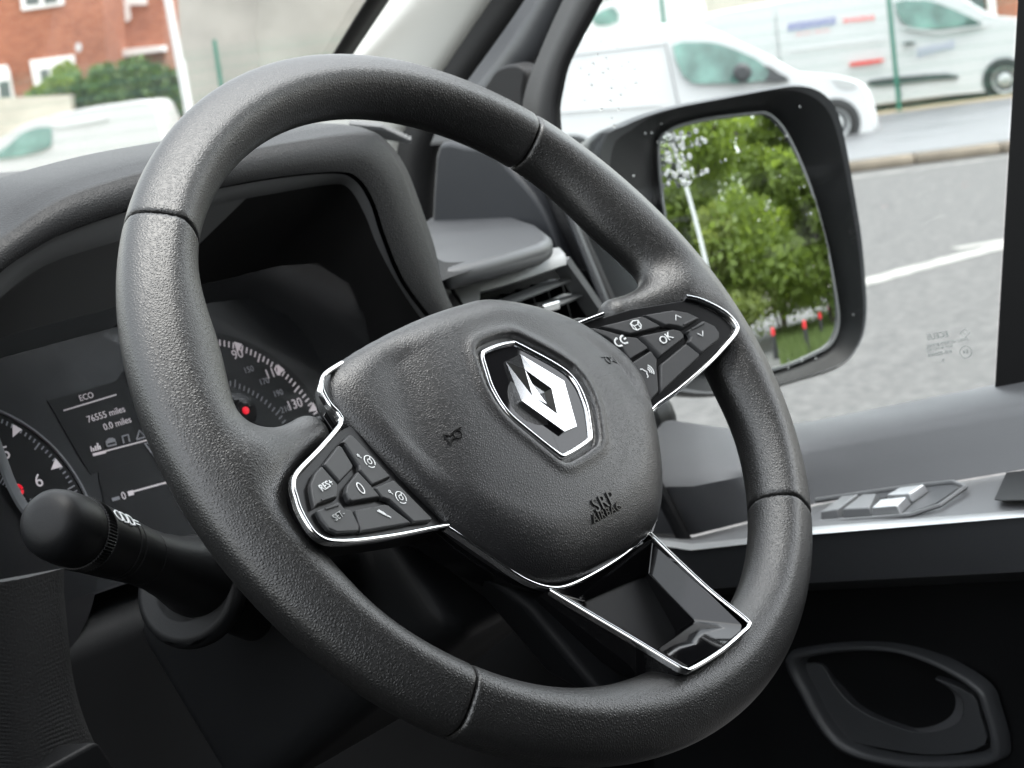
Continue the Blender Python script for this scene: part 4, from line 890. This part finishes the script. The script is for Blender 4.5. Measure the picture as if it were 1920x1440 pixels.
# brick: real brick texture at far distance
M_BRICK = bpy.data.materials.new('red_brick'); M_BRICK.use_nodes = True
_t = M_BRICK.node_tree; _b = _t.nodes['Principled BSDF']; _b.inputs['Roughness'].default_value = 0.9
_bt = _t.nodes.new('ShaderNodeTexBrick'); _bt.inputs['Color1'].default_value = (0.27, 0.085, 0.045, 1); _bt.inputs['Color2'].default_value = (0.36, 0.13, 0.07, 1); _bt.inputs['Mortar'].default_value = (0.33, 0.25, 0.19, 1)
_bt.inputs['Scale'].default_value = 4.4; _bt.inputs['Mortar Size'].default_value = 0.012
_mp = _t.nodes.new('ShaderNodeMapping'); _mp.inputs['Rotation'].default_value = (R(90), 0, 0); _tc = _t.nodes.new('ShaderNodeTexCoord')
_t.links.new(_tc.outputs['Object'], _mp.inputs[0]); _t.links.new(_mp.outputs[0], _bt.inputs['Vector'])
_nz = _t.nodes.new('ShaderNodeTexNoise'); _nz.inputs['Scale'].default_value = 0.8; _nz.inputs['Detail'].default_value = 5; _t.links.new(_tc.outputs['Object'], _nz.inputs['Vector'])
_mr = _t.nodes.new('ShaderNodeMapRange'); _mr.inputs['To Min'].default_value = 0.65; _mr.inputs['To Max'].default_value = 1.35; _t.links.new(_nz.outputs['Fac'], _mr.inputs['Value'])
_mx = _t.nodes.new('ShaderNodeMixRGB'); _mx.blend_type = 'MULTIPLY'; _mx.inputs[0].default_value = 1; _t.links.new(_bt.outputs['Color'], _mx.inputs[1]); _t.links.new(_mr.outputs[0], _mx.inputs[2]); _t.links.new(_mx.outputs[0], _b.inputs['Base Color'])

def quad(u0, u1, w0, w1, h): return [E(u0, w0, h), E(u1, w0, h), E(u1, w1, h), E(u0, w1, h)], [(0, 1, 2, 3)]
mk('ground', *quad(-250, 250, -250, 300, -0.012), M_ROAD, smooth=False, kind='structure', label='grey asphalt ground running to the horizon')
KW = uvh(eg(1740, 304))[1]                     # kerb line
v, f = quad(-60, 60, 1.0, KW-0.5, 0.0); mk('road', v, f, M_ROAD, smooth=False, kind='structure', label='pale grey worn asphalt road beside the van')
FW = KW+uvh(eg(1660, 222))[1]-uvh(eg(1660, 312))[1]-0.6
v, f = join([([E(-60, KW+.15, .11), E(60, KW+.15, .11), E(60, FW, .11), E(-60, FW, .11)], [(0, 1, 2, 3)])]); pav = mk('pavement', v, f, M_PAVE, smooth=False, kind='structure', label='damp dark pavement between kerb and fence')
v, f = quad(-60, 60, FW, FW+12, 0.112); mk('verge', v, f, M_SOIL, smooth=False, kind='structure', label='dry brown verge and yard under the fence')
ks = None
for i in range(-9, 14):
    c = E(i*0.92, KW+0.06, 0.045); o = bpy.data.objects.new('kerb_stone', ks.data) if ks else None
    if ks is None:
        v, f = boxvf((0, 0, 0), (0.905, 0.125, 0.12)); ks = mk('kerb_stone', v, f, M_KERB, pav, bevel=0.015); o = ks
    else:
        link(o, pav); b_ = o.modifiers.new('bevel', 'BEVEL'); b_.width = 0.015
    o.matrix_world = frame_matrix(c, Vector(EU), Vector(EW))
# painted lines
def ribbon(name, pxs, wd, label, h=0.004):
    P = [eg(*q) for q in pxs]; a = np.array(P); uv = np.array([uvh(p)[:2] for p in a]); d = np.gradient(uv, axis=0); d /= np.linalg.norm(d, axis=1)[:, None]; n_ = np.stack([-d[:, 1], d[:, 0]], 1)
    rows = [[E(*(q+n_[i]*wd), h) for i, q in enumerate(uv)], [E(*(q-n_[i]*wd), h) for i, q in enumerate(uv)]]
    v, f = gridvf(rows); mk(name, v, f, M_LINE, smooth=False, kind='structure', label=label)
ribbon('edge_line', [(1100,400),(1500,347),(1600,333),(1740,314),(1890,294),(2000,279)], 0.05, 'thin white line painted along the kerb')
ribbon('centre_line', [(1450,580),(1620,531),(1700,508),(1800,482),(1880,462),(1960,441)], 0.10, 'long white line painted across the road')
ribbon('centre_dash', [(1790,467),(1880,453),(1990,436)], 0.075, 'short white dash painted beside the long line')
rows = []
wv, wf = [], []
for k in range(160):
    u_ = random.uniform(7.5, 13.5); w_ = KW-0.02+random.uniform(-.04, .05); h_ = random.uniform(.03, .09); p = E(u_, w_, 0.06); a = random.uniform(0, 6.28); d = EU*math.cos(a)*.03+EW*math.sin(a)*.03
    n0 = len(wv); wv += [p-d, p+d, p+d*2+EN*h_]; wf.append((n0, n0+1, n0+2))
mk('kerb_weeds', wv, wf, M_GRASS, smooth=False, kind='stuff', label='tuft of yellow green weeds growing along the kerb')

def van(name, label, w_, outline, width, wins, wheels, dark=(), extra=None):
    P = [ew(a, b, w_) for a, b in outline]; base = ground_at(np.mean(P, 0))
    r = wroot(name, base, label=label, cat='van', group='white vans parked across the road')
    oc = catmull(outline, 3, True); F = [ew(a, b, w_) for a, b in oc]; n = len(F); B0 = [p+EW*.10 for p in F]
    c = np.mean(F, 0)
    def tumble(p, d):
        h = uvh(p)[2]; return p+EW*(d if d > 0 else 0)+EW*(0.16*max(0, h-1.0))*(1 if d <= 0.2 else -1)
    rows = [[tumble(c+(p-c)*0.965, 0.0) for p in F], [tumble(c+(p-c)*0.99, .05) for p in F], [tumble(p, .16) for p in F], [tumble(p, width-.16) for p in F], [tumble(c+(p-c)*0.965, width) for p in F]]
    v, f = gridvf(rows, True); f += [tuple(range(n)), tuple(range(4*n, 5*n))]
    body = mk('body', v, f, M_WHITEVAN, r, angle=30)
    side = lambda a, b, o: (lambda p: p+EW*(0.16*max(0, uvh(p)[2]-1.0)-o))(ew(a, b, w_))
    for poly, m_, nm in wins:
        q = catmull(poly, 2, True); prism(nm, [side(a, b, .012) for a, b in q], EW*.04, m_, r, smooth=False)
    for (px, py, rad) in wheels:
        c_ = ew(px, py, w_); rr = rad/FPX*np.linalg.norm(c_-CP)
        ring = lambda k_, o: [c_+(EU*math.cos(t)+EN*math.sin(t))*rr*k_+EW*o for t in np.linspace(0, 2*math.pi, 33)[:-1]]
        v, f = prismvf(ring(1.16, -.006), ring(1.16, .05)); mk('wheel_arch', v, f, M_VANDARK, r, smooth=False)
        v, f = gridvf([ring(1, .2), ring(1, -.0), ring(.96, -.03), ring(.72, -.035), ring(.70, -.01)], True); f += [tuple(range(32))]; wh = mk('wheel', v, f, M_TYRE, r, angle=50)
        v, f = gridvf([ring(.71, -.012), ring(.66, -.02), ring(.5, .01), ring(.28, -.02), ring(.2, -.03), ring(.02, -.03)], True); mk('wheel_rim', v, f, M_STEELRIM, wh, angle=40)
        for k in range(10):
            t = k*2*math.pi/10; cc = c_+(EU*math.cos(t)+EN*math.sin(t))*rr*.56-EW*.008; v, f = prismvf([cc+(EU*math.cos(s)+EN*math.sin(s))*rr*.06 for s in np.linspace(0, 6.28, 9)[:-1]], [cc+EW*.02+(EU*math.cos(s)+EN*math.sin(s))*rr*.06 for s in np.linspace(0, 6.28, 9)[:-1]]); mk('rim_hole', v, f, M_VANDARK, wh, smooth=False)
    return r, side
TW = uvh(eg(1578, 268))[1]-0.2
def z2(a, b): return 1030+a*.21875, b*.21875
def z1(a, b): return 1440+a*.25, b*.25
r, side = van('panel_van', 'overexposed white panel van nearest across the road, partly behind the mirror', TW,
    [(960,200),(985,120),(1030,88),(1090,66),(1160,54),(1240,45),(1300,44),(1345,58),(1400,84),(1450,108),(1500,136),(1560,141),(1605,150),(1630,166),(1643,200),(1650,240),(1630,264),(1560,274),(1300,312),(1000,352),(950,300)], 1.75,
    [([z2(*q) for q in [(1060,385),(1250,360),(1400,365),(1520,395),(1680,460),(1830,545),(1840,690),(1300,715),(1200,690),(1130,620)]], M_VANGLASS, 'side_window'),
     ([z2(*q) for q in [(1850,560),(1960,620),(2060,690),(1840,700)]], M_VANDARK, 'mirror_sail'),
     ([(1560,148),(1600,153),(1605,163),(1580,166)], M_STEELRIM, 'headlight')], [(1566,232,40), (1075,300,40)])
for q0, q1 in (((1045,105),(1245,80)), ((1050,210),(1240,195))): 
    v, f = sweepvf([side(*q0, .008), side(*q1, .008)], circ(.02, .008, n=6), EW); mk('body_crease', v, f, M_WHITEVAN, r)
v, f = sweepvf([side(1248, 80, .01), side(1262, 150, .01), side(1275, 210, .01)], circ(.008, .004, n=5), EW); mk('door_gap', v, f, M_VANDARK, r)
v, f = lathevf([(0, .11), (.08, .13), (.12, .08)], side(*z2(1640, 620), .22), -EW, 12); mk('van_mirror', v, f, M_VANDARK, r)
BW = uvh(eg(1875, 192))[1]
r, side = van('liveried_van', 'white van with navy and red lettering behind the green fence', BW,
    [(1270,120),(1285,60),(1320,28),(1420,8),(1520,-12),(1620,-32),(1700,-42),(1755,-38),(1800,-14),(1850,20),(1880,30),(1930,36),(1975,60),(1992,100),(1998,140),(1985,165),(1800,180),(1660,197),(1500,225),(1300,255)], 1.8,
    [([z1(*q) for q in [(965,15),(1130,2),(1240,10),(1400,70),(1610,182),(1400,205),(1200,218),(1090,205),(1010,165)]], M_VANGLASS, 'side_window'),
     ([z1(*q) for q in [(1480,125),(1615,182),(1400,205),(1490,170)]], M_VANDARK, 'mirror_sail'),
     ([z1(*q) for q in [(760,605),(1000,575),(1340,552),(1430,585),(1200,605),(800,648)]], M_VANDARK, 'side_moulding'),
     ([z1(*q) for q in [(630,468),(850,440),(852,462),(634,494)]], M_REDMARK, 'red_stripe'),
     ([z1(*q) for q in [(1010,330),(1060,312),(1115,325),(1060,338)]], M_VANDARK, 'door_handle')], [(1884,150,34), (1330,235,38)])
random.seed(11)
for (x0, y0, x1, y1, hh, m_, nl) in ((150,205,515,150,60,M_BLUEMARK,9), (570,155,805,130,34,M_REDMARK,8), (1115,400,1400,330,70,M_FAINT,6), (200,262,480,222,8,M_REDMARK,2)):
    for k in range(nl):
        t0, t1 = (k+.12)/nl, (k+.85)/nl; xa, xb = x0+(x1-x0)*t0, x0+(x1-x0)*t1; ya_, yb = y0+(y1-y0)*t0, y0+(y1-y0)*t1; g_ = hh*random.uniform(.7, 1)
        outer = [(xa, ya_-g_/2), (xb, yb-g_/2), (xb, yb+g_/2), (xa, ya_+g_/2)]; cx, cy = (xa+xb)/2, (ya_+yb)/2; inn = [(cx+(a-cx)*.45, cy+(b-cy)*.5) for a, b in outer]
        A1 = [side(*z1(*q), .008) for q in outer]; A2 = [side(*z1(*q), .008) for q in inn]
        v, f = gridvf([A1+[A1[0]], A2+[A2[0]]]); s_o = mk('livery_letter', v, f, m_, r, smooth=False)
v, f = sweepvf([side(1668, -10, .01), side(1674, 60, .01), side(1690, 185, .01)], circ(.008, .004, n=5), EW); mk('door_gap', v, f, M_VANDARK, r)
for L in ([(1455,20),(1462,110),(1478,225)], [(1300,60),(1312,150),(1330,190)]):
    v, f = sweepvf([side(*a, .006) for a in L], circ(.006, .004, n=5), EW); mk('door_gap', v, f, M_VANDARK, r)
for L in ([(1480,95),(1560,84),(1660,72)], [(1320,125),(1450,108)]):
    v, f = sweepvf([side(*a, .004) for a in L], circ(.016, .006, n=5), EW); mk('body_crease', v, f, M_WHITEVAN, r)
v, f = sweepvf([side(1690, 205*.25, .006), side(1760, 62, .006), side(1860, 45, .006)], circ(.018, .006, n=5), EW); mk('body_crease', v, f, M_WHITEVAN, r)
r, side = van('far_van', 'white van farthest back above the nearest van roof', BW+7,
    [(1070,110),(1078,55),(1100,22),(1140,6),(1220,-8),(1310,-14),(1330,60),(1330,140)], 1.7, [([(1112,30),(1150,12),(1160,40),(1120,48)], M_VANGLASS, 'side_window')], [])
LW = BW+2.5
r, side = van('yard_van', 'white van parked in the yard seen through the windscreen', LW,
    [(-180,330),(-130,310),(-60,290),(0,258),(40,234),(75,222),(140,206),(200,196),(262,188),(285,192),(296,212),(306,245),(318,300),(318,360),(100,400),(-180,420)], 1.75,
    [([(q[0]*.2222, q[1]*.2222) for q in [(-60,1330),(60,1230),(170,1130),(300,1080),(400,1075),(425,1100),(425,1220),(380,1260),(250,1300),(60,1335)]], M_VANGLASS, 'side_window'),
     ([(105,232),(190,218),(192,226),(108,240)], M_WHITEVAN, 'roof_rib')], [])
# fence: green posts and welded mesh panels
FENW = FW+0.35
posts = [-480, 412, 830, 1256, 1680, 2105]
fg = 'green fence posts'
fence = wroot('mesh_fence', E(0, FENW, 0.1), label='green welded mesh fence with slim posts along the yard', cat='fence')
us = [uvh(ew(px, 140, FENW))[0] for px in posts]
for u_ in us:
    v, f = boxvf((0, 0, 0), (.06, .06, 2.5)); M_ = frame_matrix(E(u_, FENW, 1.25+.1), Vector(EU), Vector(EW)); mk('post', [M_ @ Vector(q) for q in v], f, M_FENCE, fence, smooth=False)
for a, b in zip(us[:-1], us[1:]):
    parts = []
    for k in range(int((b-a)/0.05)):
        u_ = a+.03+k*.05; parts.append(sweepvf([E(u_, FENW-.035, .15), E(u_, FENW-.035, 2.5)], circ(.0028, n=3), EW))
    for k in range(12): parts.append(sweepvf([E(a, FENW-.042, .15+k*.2), E(b, FENW-.042, .15+k*.2)], circ(.0035, n=3), EN))
    v, f = join(parts); mk('mesh_panel', v, f, M_FENCE, fence, smooth=False)
# lamp column seen through the windscreen
v, f = sweepvf([ew(372, 320, 24), ew(350, 190, 24), ew(315, 0, 24), ew(262, -300, 24)], circ(.052, n=12), EW)
lp = wroot('street_column', ground_at(ew(350, 190, 24)), label='pale steel street column standing before the rendered gable', cat='post'); mk('shaft', v, f, M_POST, lp); 
gp = ground_at(ew(372, 320, 24)); mk('shaft_base', *lathevf([(0, .09), (.9, .085), (1.0, .055), (2.2, .05)], gp, EN, 14), M_POST, lp)

# buildings
def building(name, label, w_, px, depth, material):
    F = [ew(a, b, w_) for a, b in px]; r = wroot(name, ground_at(np.mean(F, 0)), label=label, cat='building'); prism('wall', F, EW*depth, material, r, smooth=False)
    return r, (lambda a, b, o=0.0: ew(a, b, w_)-EW*o)
def zl(a, b): return a*.2222, b*.2222
def window(r, S, poly, panes, sill=True):
    P = [S(*zl(*q), .06) for q in poly]; fr = prism('window', P, EW*.12, M_UPVC, r, smooth=False)
    for p in panes: prism('pane', [S(*zl(*q), .075) for q in p], EW*.03, M_PANE, fr, smooth=False)
r, S = building('brick_house', 'orange red brick house with white windows behind the yard', 43, [(-160,-160),(182,-160),(206,200),(215,330),(-160,330)], 8, M_BRICK)
window(r, S, [(165,-120),(535,-120),(545,40),(190,90)], [[(215,-110),(330,-110),(340,35),(225,45)], [(370,-110),(490,-110),(495,20),(380,35)]])
window(r, S, [(255,510),(630,460),(640,560),(480,580),(520,800),(315,830)], [[(340,590),(415,580),(425,670),(355,680)], [(358,690),(428,680),(440,790),(370,800)]])
window(r, S, [(-160,570),(60,545),(85,600),(130,840),(-160,880)], [[(0,690),(80,680),(105,835),(10,845)]])
prism('satellite_dish', [S(*zl(a, b), .3) for a, b in [(690+25*math.cos(t), 400+40*math.sin(t)) for t in np.linspace(0, 6.28, 13)[:-1]]], EW*.05, M_GREYB, r)
r, S = building('brick_annex', 'brick side wing with white balcony and upvc windows beside the house', 45, [(184,-160),(300,-160),(318,330),(214,330),(206,200)], 6, M_BRICK)
window(r, S, [(900,-10),(1240,-40),(1245,40),(925,50)], [])
window(r, S, [(945,50),(1095,40),(1105,160),(1080,180),(970,180)], [[(975,60),(1030,55),(1040,150),(985,155)]])
prism('balcony', [S(*zl(a, b), .5) for a, b in [(900,430),(1400,385),(1405,430),(920,500)]], EW*.6, M_UPVC, r, smooth=False)
window(r, S, [(935,570),(975,560),(1000,520),(1200,520),(1230,740),(1000,770)], [[(1010,560),(1110,550),(1120,660),(1020,670)], [(1130,550),(1200,545),(1215,655),(1140,660)]])
prism('downpipe', [S(*zl(a, b), .1) for a, b in [(815,-200),(870,-200),(925,520),(905,520)]], EW*.1, M_VANDARK, r, smooth=False)
r, S = building('rendered_gable', 'tall stained pale rendered wall behind the street column', 36, [(322,-200),(760,-260),(780,320),(352,340)], 6, M_RENDERWALL)
r, S = building('garden_wall', 'low pale wall in front of the brick house', 39, [(-160,205),(0,184),(132,178),(140,300),(-160,330)], .3, M_STONEWALL)
r, S = building('yard_shed', 'pale grey clad building beyond the vans', 44, [(1010,-120),(1255,-160),(1275,120),(1010,140)], 6, M_GREYB)
for a in (1180, 1215, 1255): prism('cladding_post', [S(a, -150, .1), S(a+12, -150, .1), S(a+20, 60, .1), S(a+8, 60, .1)], EW*.1, M_UPVC, r, smooth=False)
r, S = building('stone_wall', 'tan stone wall above the liveried van', 46, [(1270,-140),(1560,-180),(1580,90),(1282,110)], 1, M_STONEWALL)
r, S = building('corner_house', 'red brick corner house above the liveried van bonnet', 44, [(1815,-120),(2060,-160),(2080,120),(1835,140)], 6, M_BRICK)
prism('doorway', [S(a, b, .05) for a, b in [(1790,-100),(1838,-105),(1848,30),(1800,30)]], EW*.2, M_PANE, r, smooth=False); prism('white_pipe', [S(a, b, .15) for a, b in [(1842,-110),(1856,-110),(1868,60),(1854,60)]], EW*.1, M_UPVC, r, smooth=False)

# ------------------------------------------------------------------ foliage
def leafmat(name, c, tr=0.5):
    m_ = mat(name, c, 0.55, var=0.25, varscale=1.3); b = m_.node_tree.nodes['Principled BSDF']
    t = m_.node_tree; tl = t.nodes.new('ShaderNodeBsdfTranslucent'); tl.inputs[0].default_value = (c[0]*1.3, c[1]*1.3, c[2]*0.8, 1); mx = t.nodes.new('ShaderNodeMixShader'); mx.inputs[0].default_value = tr
    t.links.new(b.outputs[0], mx.inputs[1]); t.links.new(tl.outputs[0], mx.inputs[2]); t.links.new(mx.outputs[0], t.nodes['Material Output'].inputs['Surface']); return m_
M_LEAF = [leafmat('fresh_leaves', (0.21, 0.28, 0.065)), leafmat('mid_leaves', (0.15, 0.215, 0.05)), leafmat('pale_leaves', (0.26, 0.31, 0.10)), leafmat('hedge_leaves', (0.07, 0.13, 0.02), 0.3)]
M_BARK = mat('bark', (0.10, 0.085, 0.065), 0.9, bump=[('noise', 14, 0.6, 0.02)])
def leaves(centres, n, size):
    c = np.array([q[:3] for q in centres]); rad = np.array([q[3] for q in centres]); wgt = rad**2; k = rng.choice(len(c), n, p=wgt/wgt.sum())
    d = rng.normal(size=(n, 3)); d /= np.linalg.norm(d, axis=1)[:, None]; P = c[k]+d*(rad[k]*rng.uniform(.35, 1.05, n)**.6)[:, None]
    a = rng.normal(size=(n, 3)); a /= np.linalg.norm(a, axis=1)[:, None]; b = np.cross(a, rng.normal(size=(n, 3))); b /= np.linalg.norm(b, axis=1)[:, None]
    s = size*rng.uniform(.6, 1.3, n)[:, None]
    V = np.stack([P-a*s, P+b*s*.55, P+a*s, P-b*s*.55], 1).reshape(-1, 3); F = np.arange(4*n).reshape(-1, 4); return V, F
def leafobj(name, V, F, m_, parent=None, **k):
    me = bpy.data.meshes.new(name); me.from_pydata(V.tolist(), [], F.tolist()); me.update(); me.materials.append(m_); o = bpy.data.objects.new(name, me); return link(o, parent, **k)
def tree(name, label, base, ht, spread, mi_, n=5200, leaf=0.16, up=EN, bare=0.22, group=None):
    base = np.asarray(base, float); r = wroot(name, base, label=label, cat='tree', group=group)
    parts = []; tips = []
    parts.append(sweepvf(catmull([base, base+up*ht*.3+rng.normal(size=3)*.12, base+up*ht*.62+rng.normal(size=3)*.25, base+up*ht*.92], 4), circ(ht*.012, n=8), EW))
    for k in range(26):
        t = rng.uniform(bare, .92); p = base+up*ht*t; a = rng.uniform(0, 6.28); L = spread*(1.15-t*.75)*rng.uniform(.6, 1.1); q = p+(np.array([math.cos(a), math.sin(a), 0])*L+up*L*.45)
        parts.append(sweepvf([p, p*.5+q*.5+up*.1, q], circ(ht*.004, n=5), EW)); tips += [(*q, L*.46), (*(p*.45+q*.55+rng.normal(size=3)*.2), L*.46)]
    tips.append((*(base+up*ht*.95), spread*.35))
    v, f = join(parts); mk('trunk', v, f, M_BARK, r)
    V, F = leaves(tips, n, leaf); leafobj('crown', V, F, M_LEAF[mi_], r); return r
# shrubs in front of the brick house
def shrub(label, px, py, w_, rad, n, mi_):
    c = ew(px, py, w_); b_ = ground_at(c); h = uvh(c)[2]; r = wroot('shrub', b_, label=label, cat='shrub', group='shrubs before the brick house')
    cs = [(*(c+EU*rng.normal()*rad*.5+EN*rng.normal()*rad*.3+EW*rng.normal()*.3), rad*.5) for _ in range(9)]+[(*(b_+EN*h*t), rad*.5) for t in (.2, .5, .8)]
    V, F = leaves(cs, n, .14); leafobj('foliage', V, F, M_LEAF[mi_], r)
    v, f = join([sweepvf([b_+EU*k*.15, b_+EU*k*.3+EN*h*.9], circ(.03, n=5), EW) for k in (-1, 0, 1)]); mk('stems', v, f, M_BARK, r)
shrub('pointed green shrub against the white house window', 128, 160, 40.5, .55, 1200, 1)
shrub('dark green shrub between the pale wall and balcony', 185, 195, 40, .85, 2000, 3)
shrub('green shrub under the white balcony', 255, 190, 40, .85, 2000, 3)
shrub('green shrub nearest the street column', 300, 180, 40, .7, 1400, 3)

# ------------------------------------------------------------------ behind the van, seen in the mirror
def back(t, side_, h=0.0):
    d = np.array([dout[0], dout[1], 0]); d /= np.linalg.norm(d); s = np.array([-d[1], d[0], 0])
    P = MP+d*t+s*side_; P = ground_at(P); return P+EN*h
TG = 'roadside trees behind the van'
specs = [(30, -7.5, 17, 3.6, 1, 'tall mid green tree at the left of the mirror view'), (24, -2.5, 16, 3.8, 0, 'tall fresh green tree in the middle of the mirror view'), (34, 1.0, 20, 4.6, 1, 'tallest dark green tree deep in the mirror view'),
         (22, 3.0, 9, 2.8, 0, 'bright green tree right of centre in the mirror'), (40, 8, 17, 4.6, 1, 'far green tree at the right of the mirror view'), (20, -1.6, 5.0, 1.5, 2, 'pale yellow green young tree low in the mirror view'),
         (26, 7.5, 11, 3.2, 0, 'fresh green tree by the bollards in the mirror'), (46, -3, 24, 5.5, 1, 'distant green tree behind the others in the mirror'), (20, 4.9, 3.4, 1.5, 1, 'low dark green bush beside the bollards'),
         (27, 0.6, 5.5, 2.6, 0, 'bushy green thicket left of the bollards in the mirror'), (30, 4.6, 5.0, 2.8, 1, 'bushy dark thicket right behind the bollards in the mirror'), (24, -4.5, 6.5, 2.6, 2, 'pale bushy tree by the lamp column in the mirror'), (34, 9.5, 6.0, 3.0, 0, 'bushy green thicket at the far edge of the mirror')]
for t, s_, ht, sp, mi_, lb in specs: tree('roadside_tree', lb, back(t, s_), ht, sp, mi_, n=15000 if ht > 6 else 5000, leaf=.19 if ht > 6 else .13, bare=.12, group=TG)
v, f = [], []
for k in range(9000):
    p = back(rng.uniform(10.5, 30), rng.uniform(0.2, 9), 0.0); a = rng.uniform(0, 6.28); d = np.array([math.cos(a), math.sin(a), 0])*.05; n0 = len(v); v += [p-d, p+d, p+d*1.5+EN*rng.uniform(.15, .45)]; f.append((n0, n0+1, n0+2))
mk('verge_grass', v, f, M_GRASS, smooth=False, kind='stuff', label='rough green grass verge behind the van')
p0 = back(15, -1.6)
lc = wroot('lamp_column', p0, label='slim grey lamp column reflected in the mirror before the trees', cat='post'); mk('shaft', *lathevf([(0, .11), (1.2, .10), (1.3, .07), (9, .045)], p0, EN, 14), M_POST, lc)
mk('lamp_head', *sweepvf([p0+EN*9, p0+EN*9.25+EU*.3, p0+EN*9.3+EU*1.1], circ(.05, n=8), EN), M_POST, lc)
M_BOL = mat('bollard_black', (0.02, 0.02, 0.02), 0.5); M_BOLR = mat('bollard_red_band', (0.75, 0.02, 0.03), 0.4)
def mirror_ground(px, py, h=0.0):
    P = hit(px, py, MP-MN*.006, MN); qv = P-mc2; qv = qv-MN*(qv@MN); n_ = MN+qv/RC; n_ /= np.linalg.norm(n_); r_ = ray(px, py); r_ = r_-2*(r_@n_)*n_
    t_ = ((G0+EN*h-P)@EN)/(r_@EN); return P+r_*min(t_ if t_ > 0 else 99, 30)
for i, q_ in enumerate([(1458,672), (1518,660), (1546,634), (1562,610)]):
    b0 = ground_at(mirror_ground(*q_)); lb = ['nearest', 'second', 'third', 'farthest'][i]; pass
    bo = wroot('bollard', b0, label=f'black bollard with red top, {lb} of the row in the mirror', cat='bollard', group='bollards reflected in the mirror')
    mk('shaft', *lathevf([(0, .09), (.62, .07), (.621, .06)], b0, EN, 16), M_BOL, bo); mk('reflector', *lathevf([(.62, .065), (.80, .06), (.82, .04)], b0, EN, 16), M_BOLR, bo)
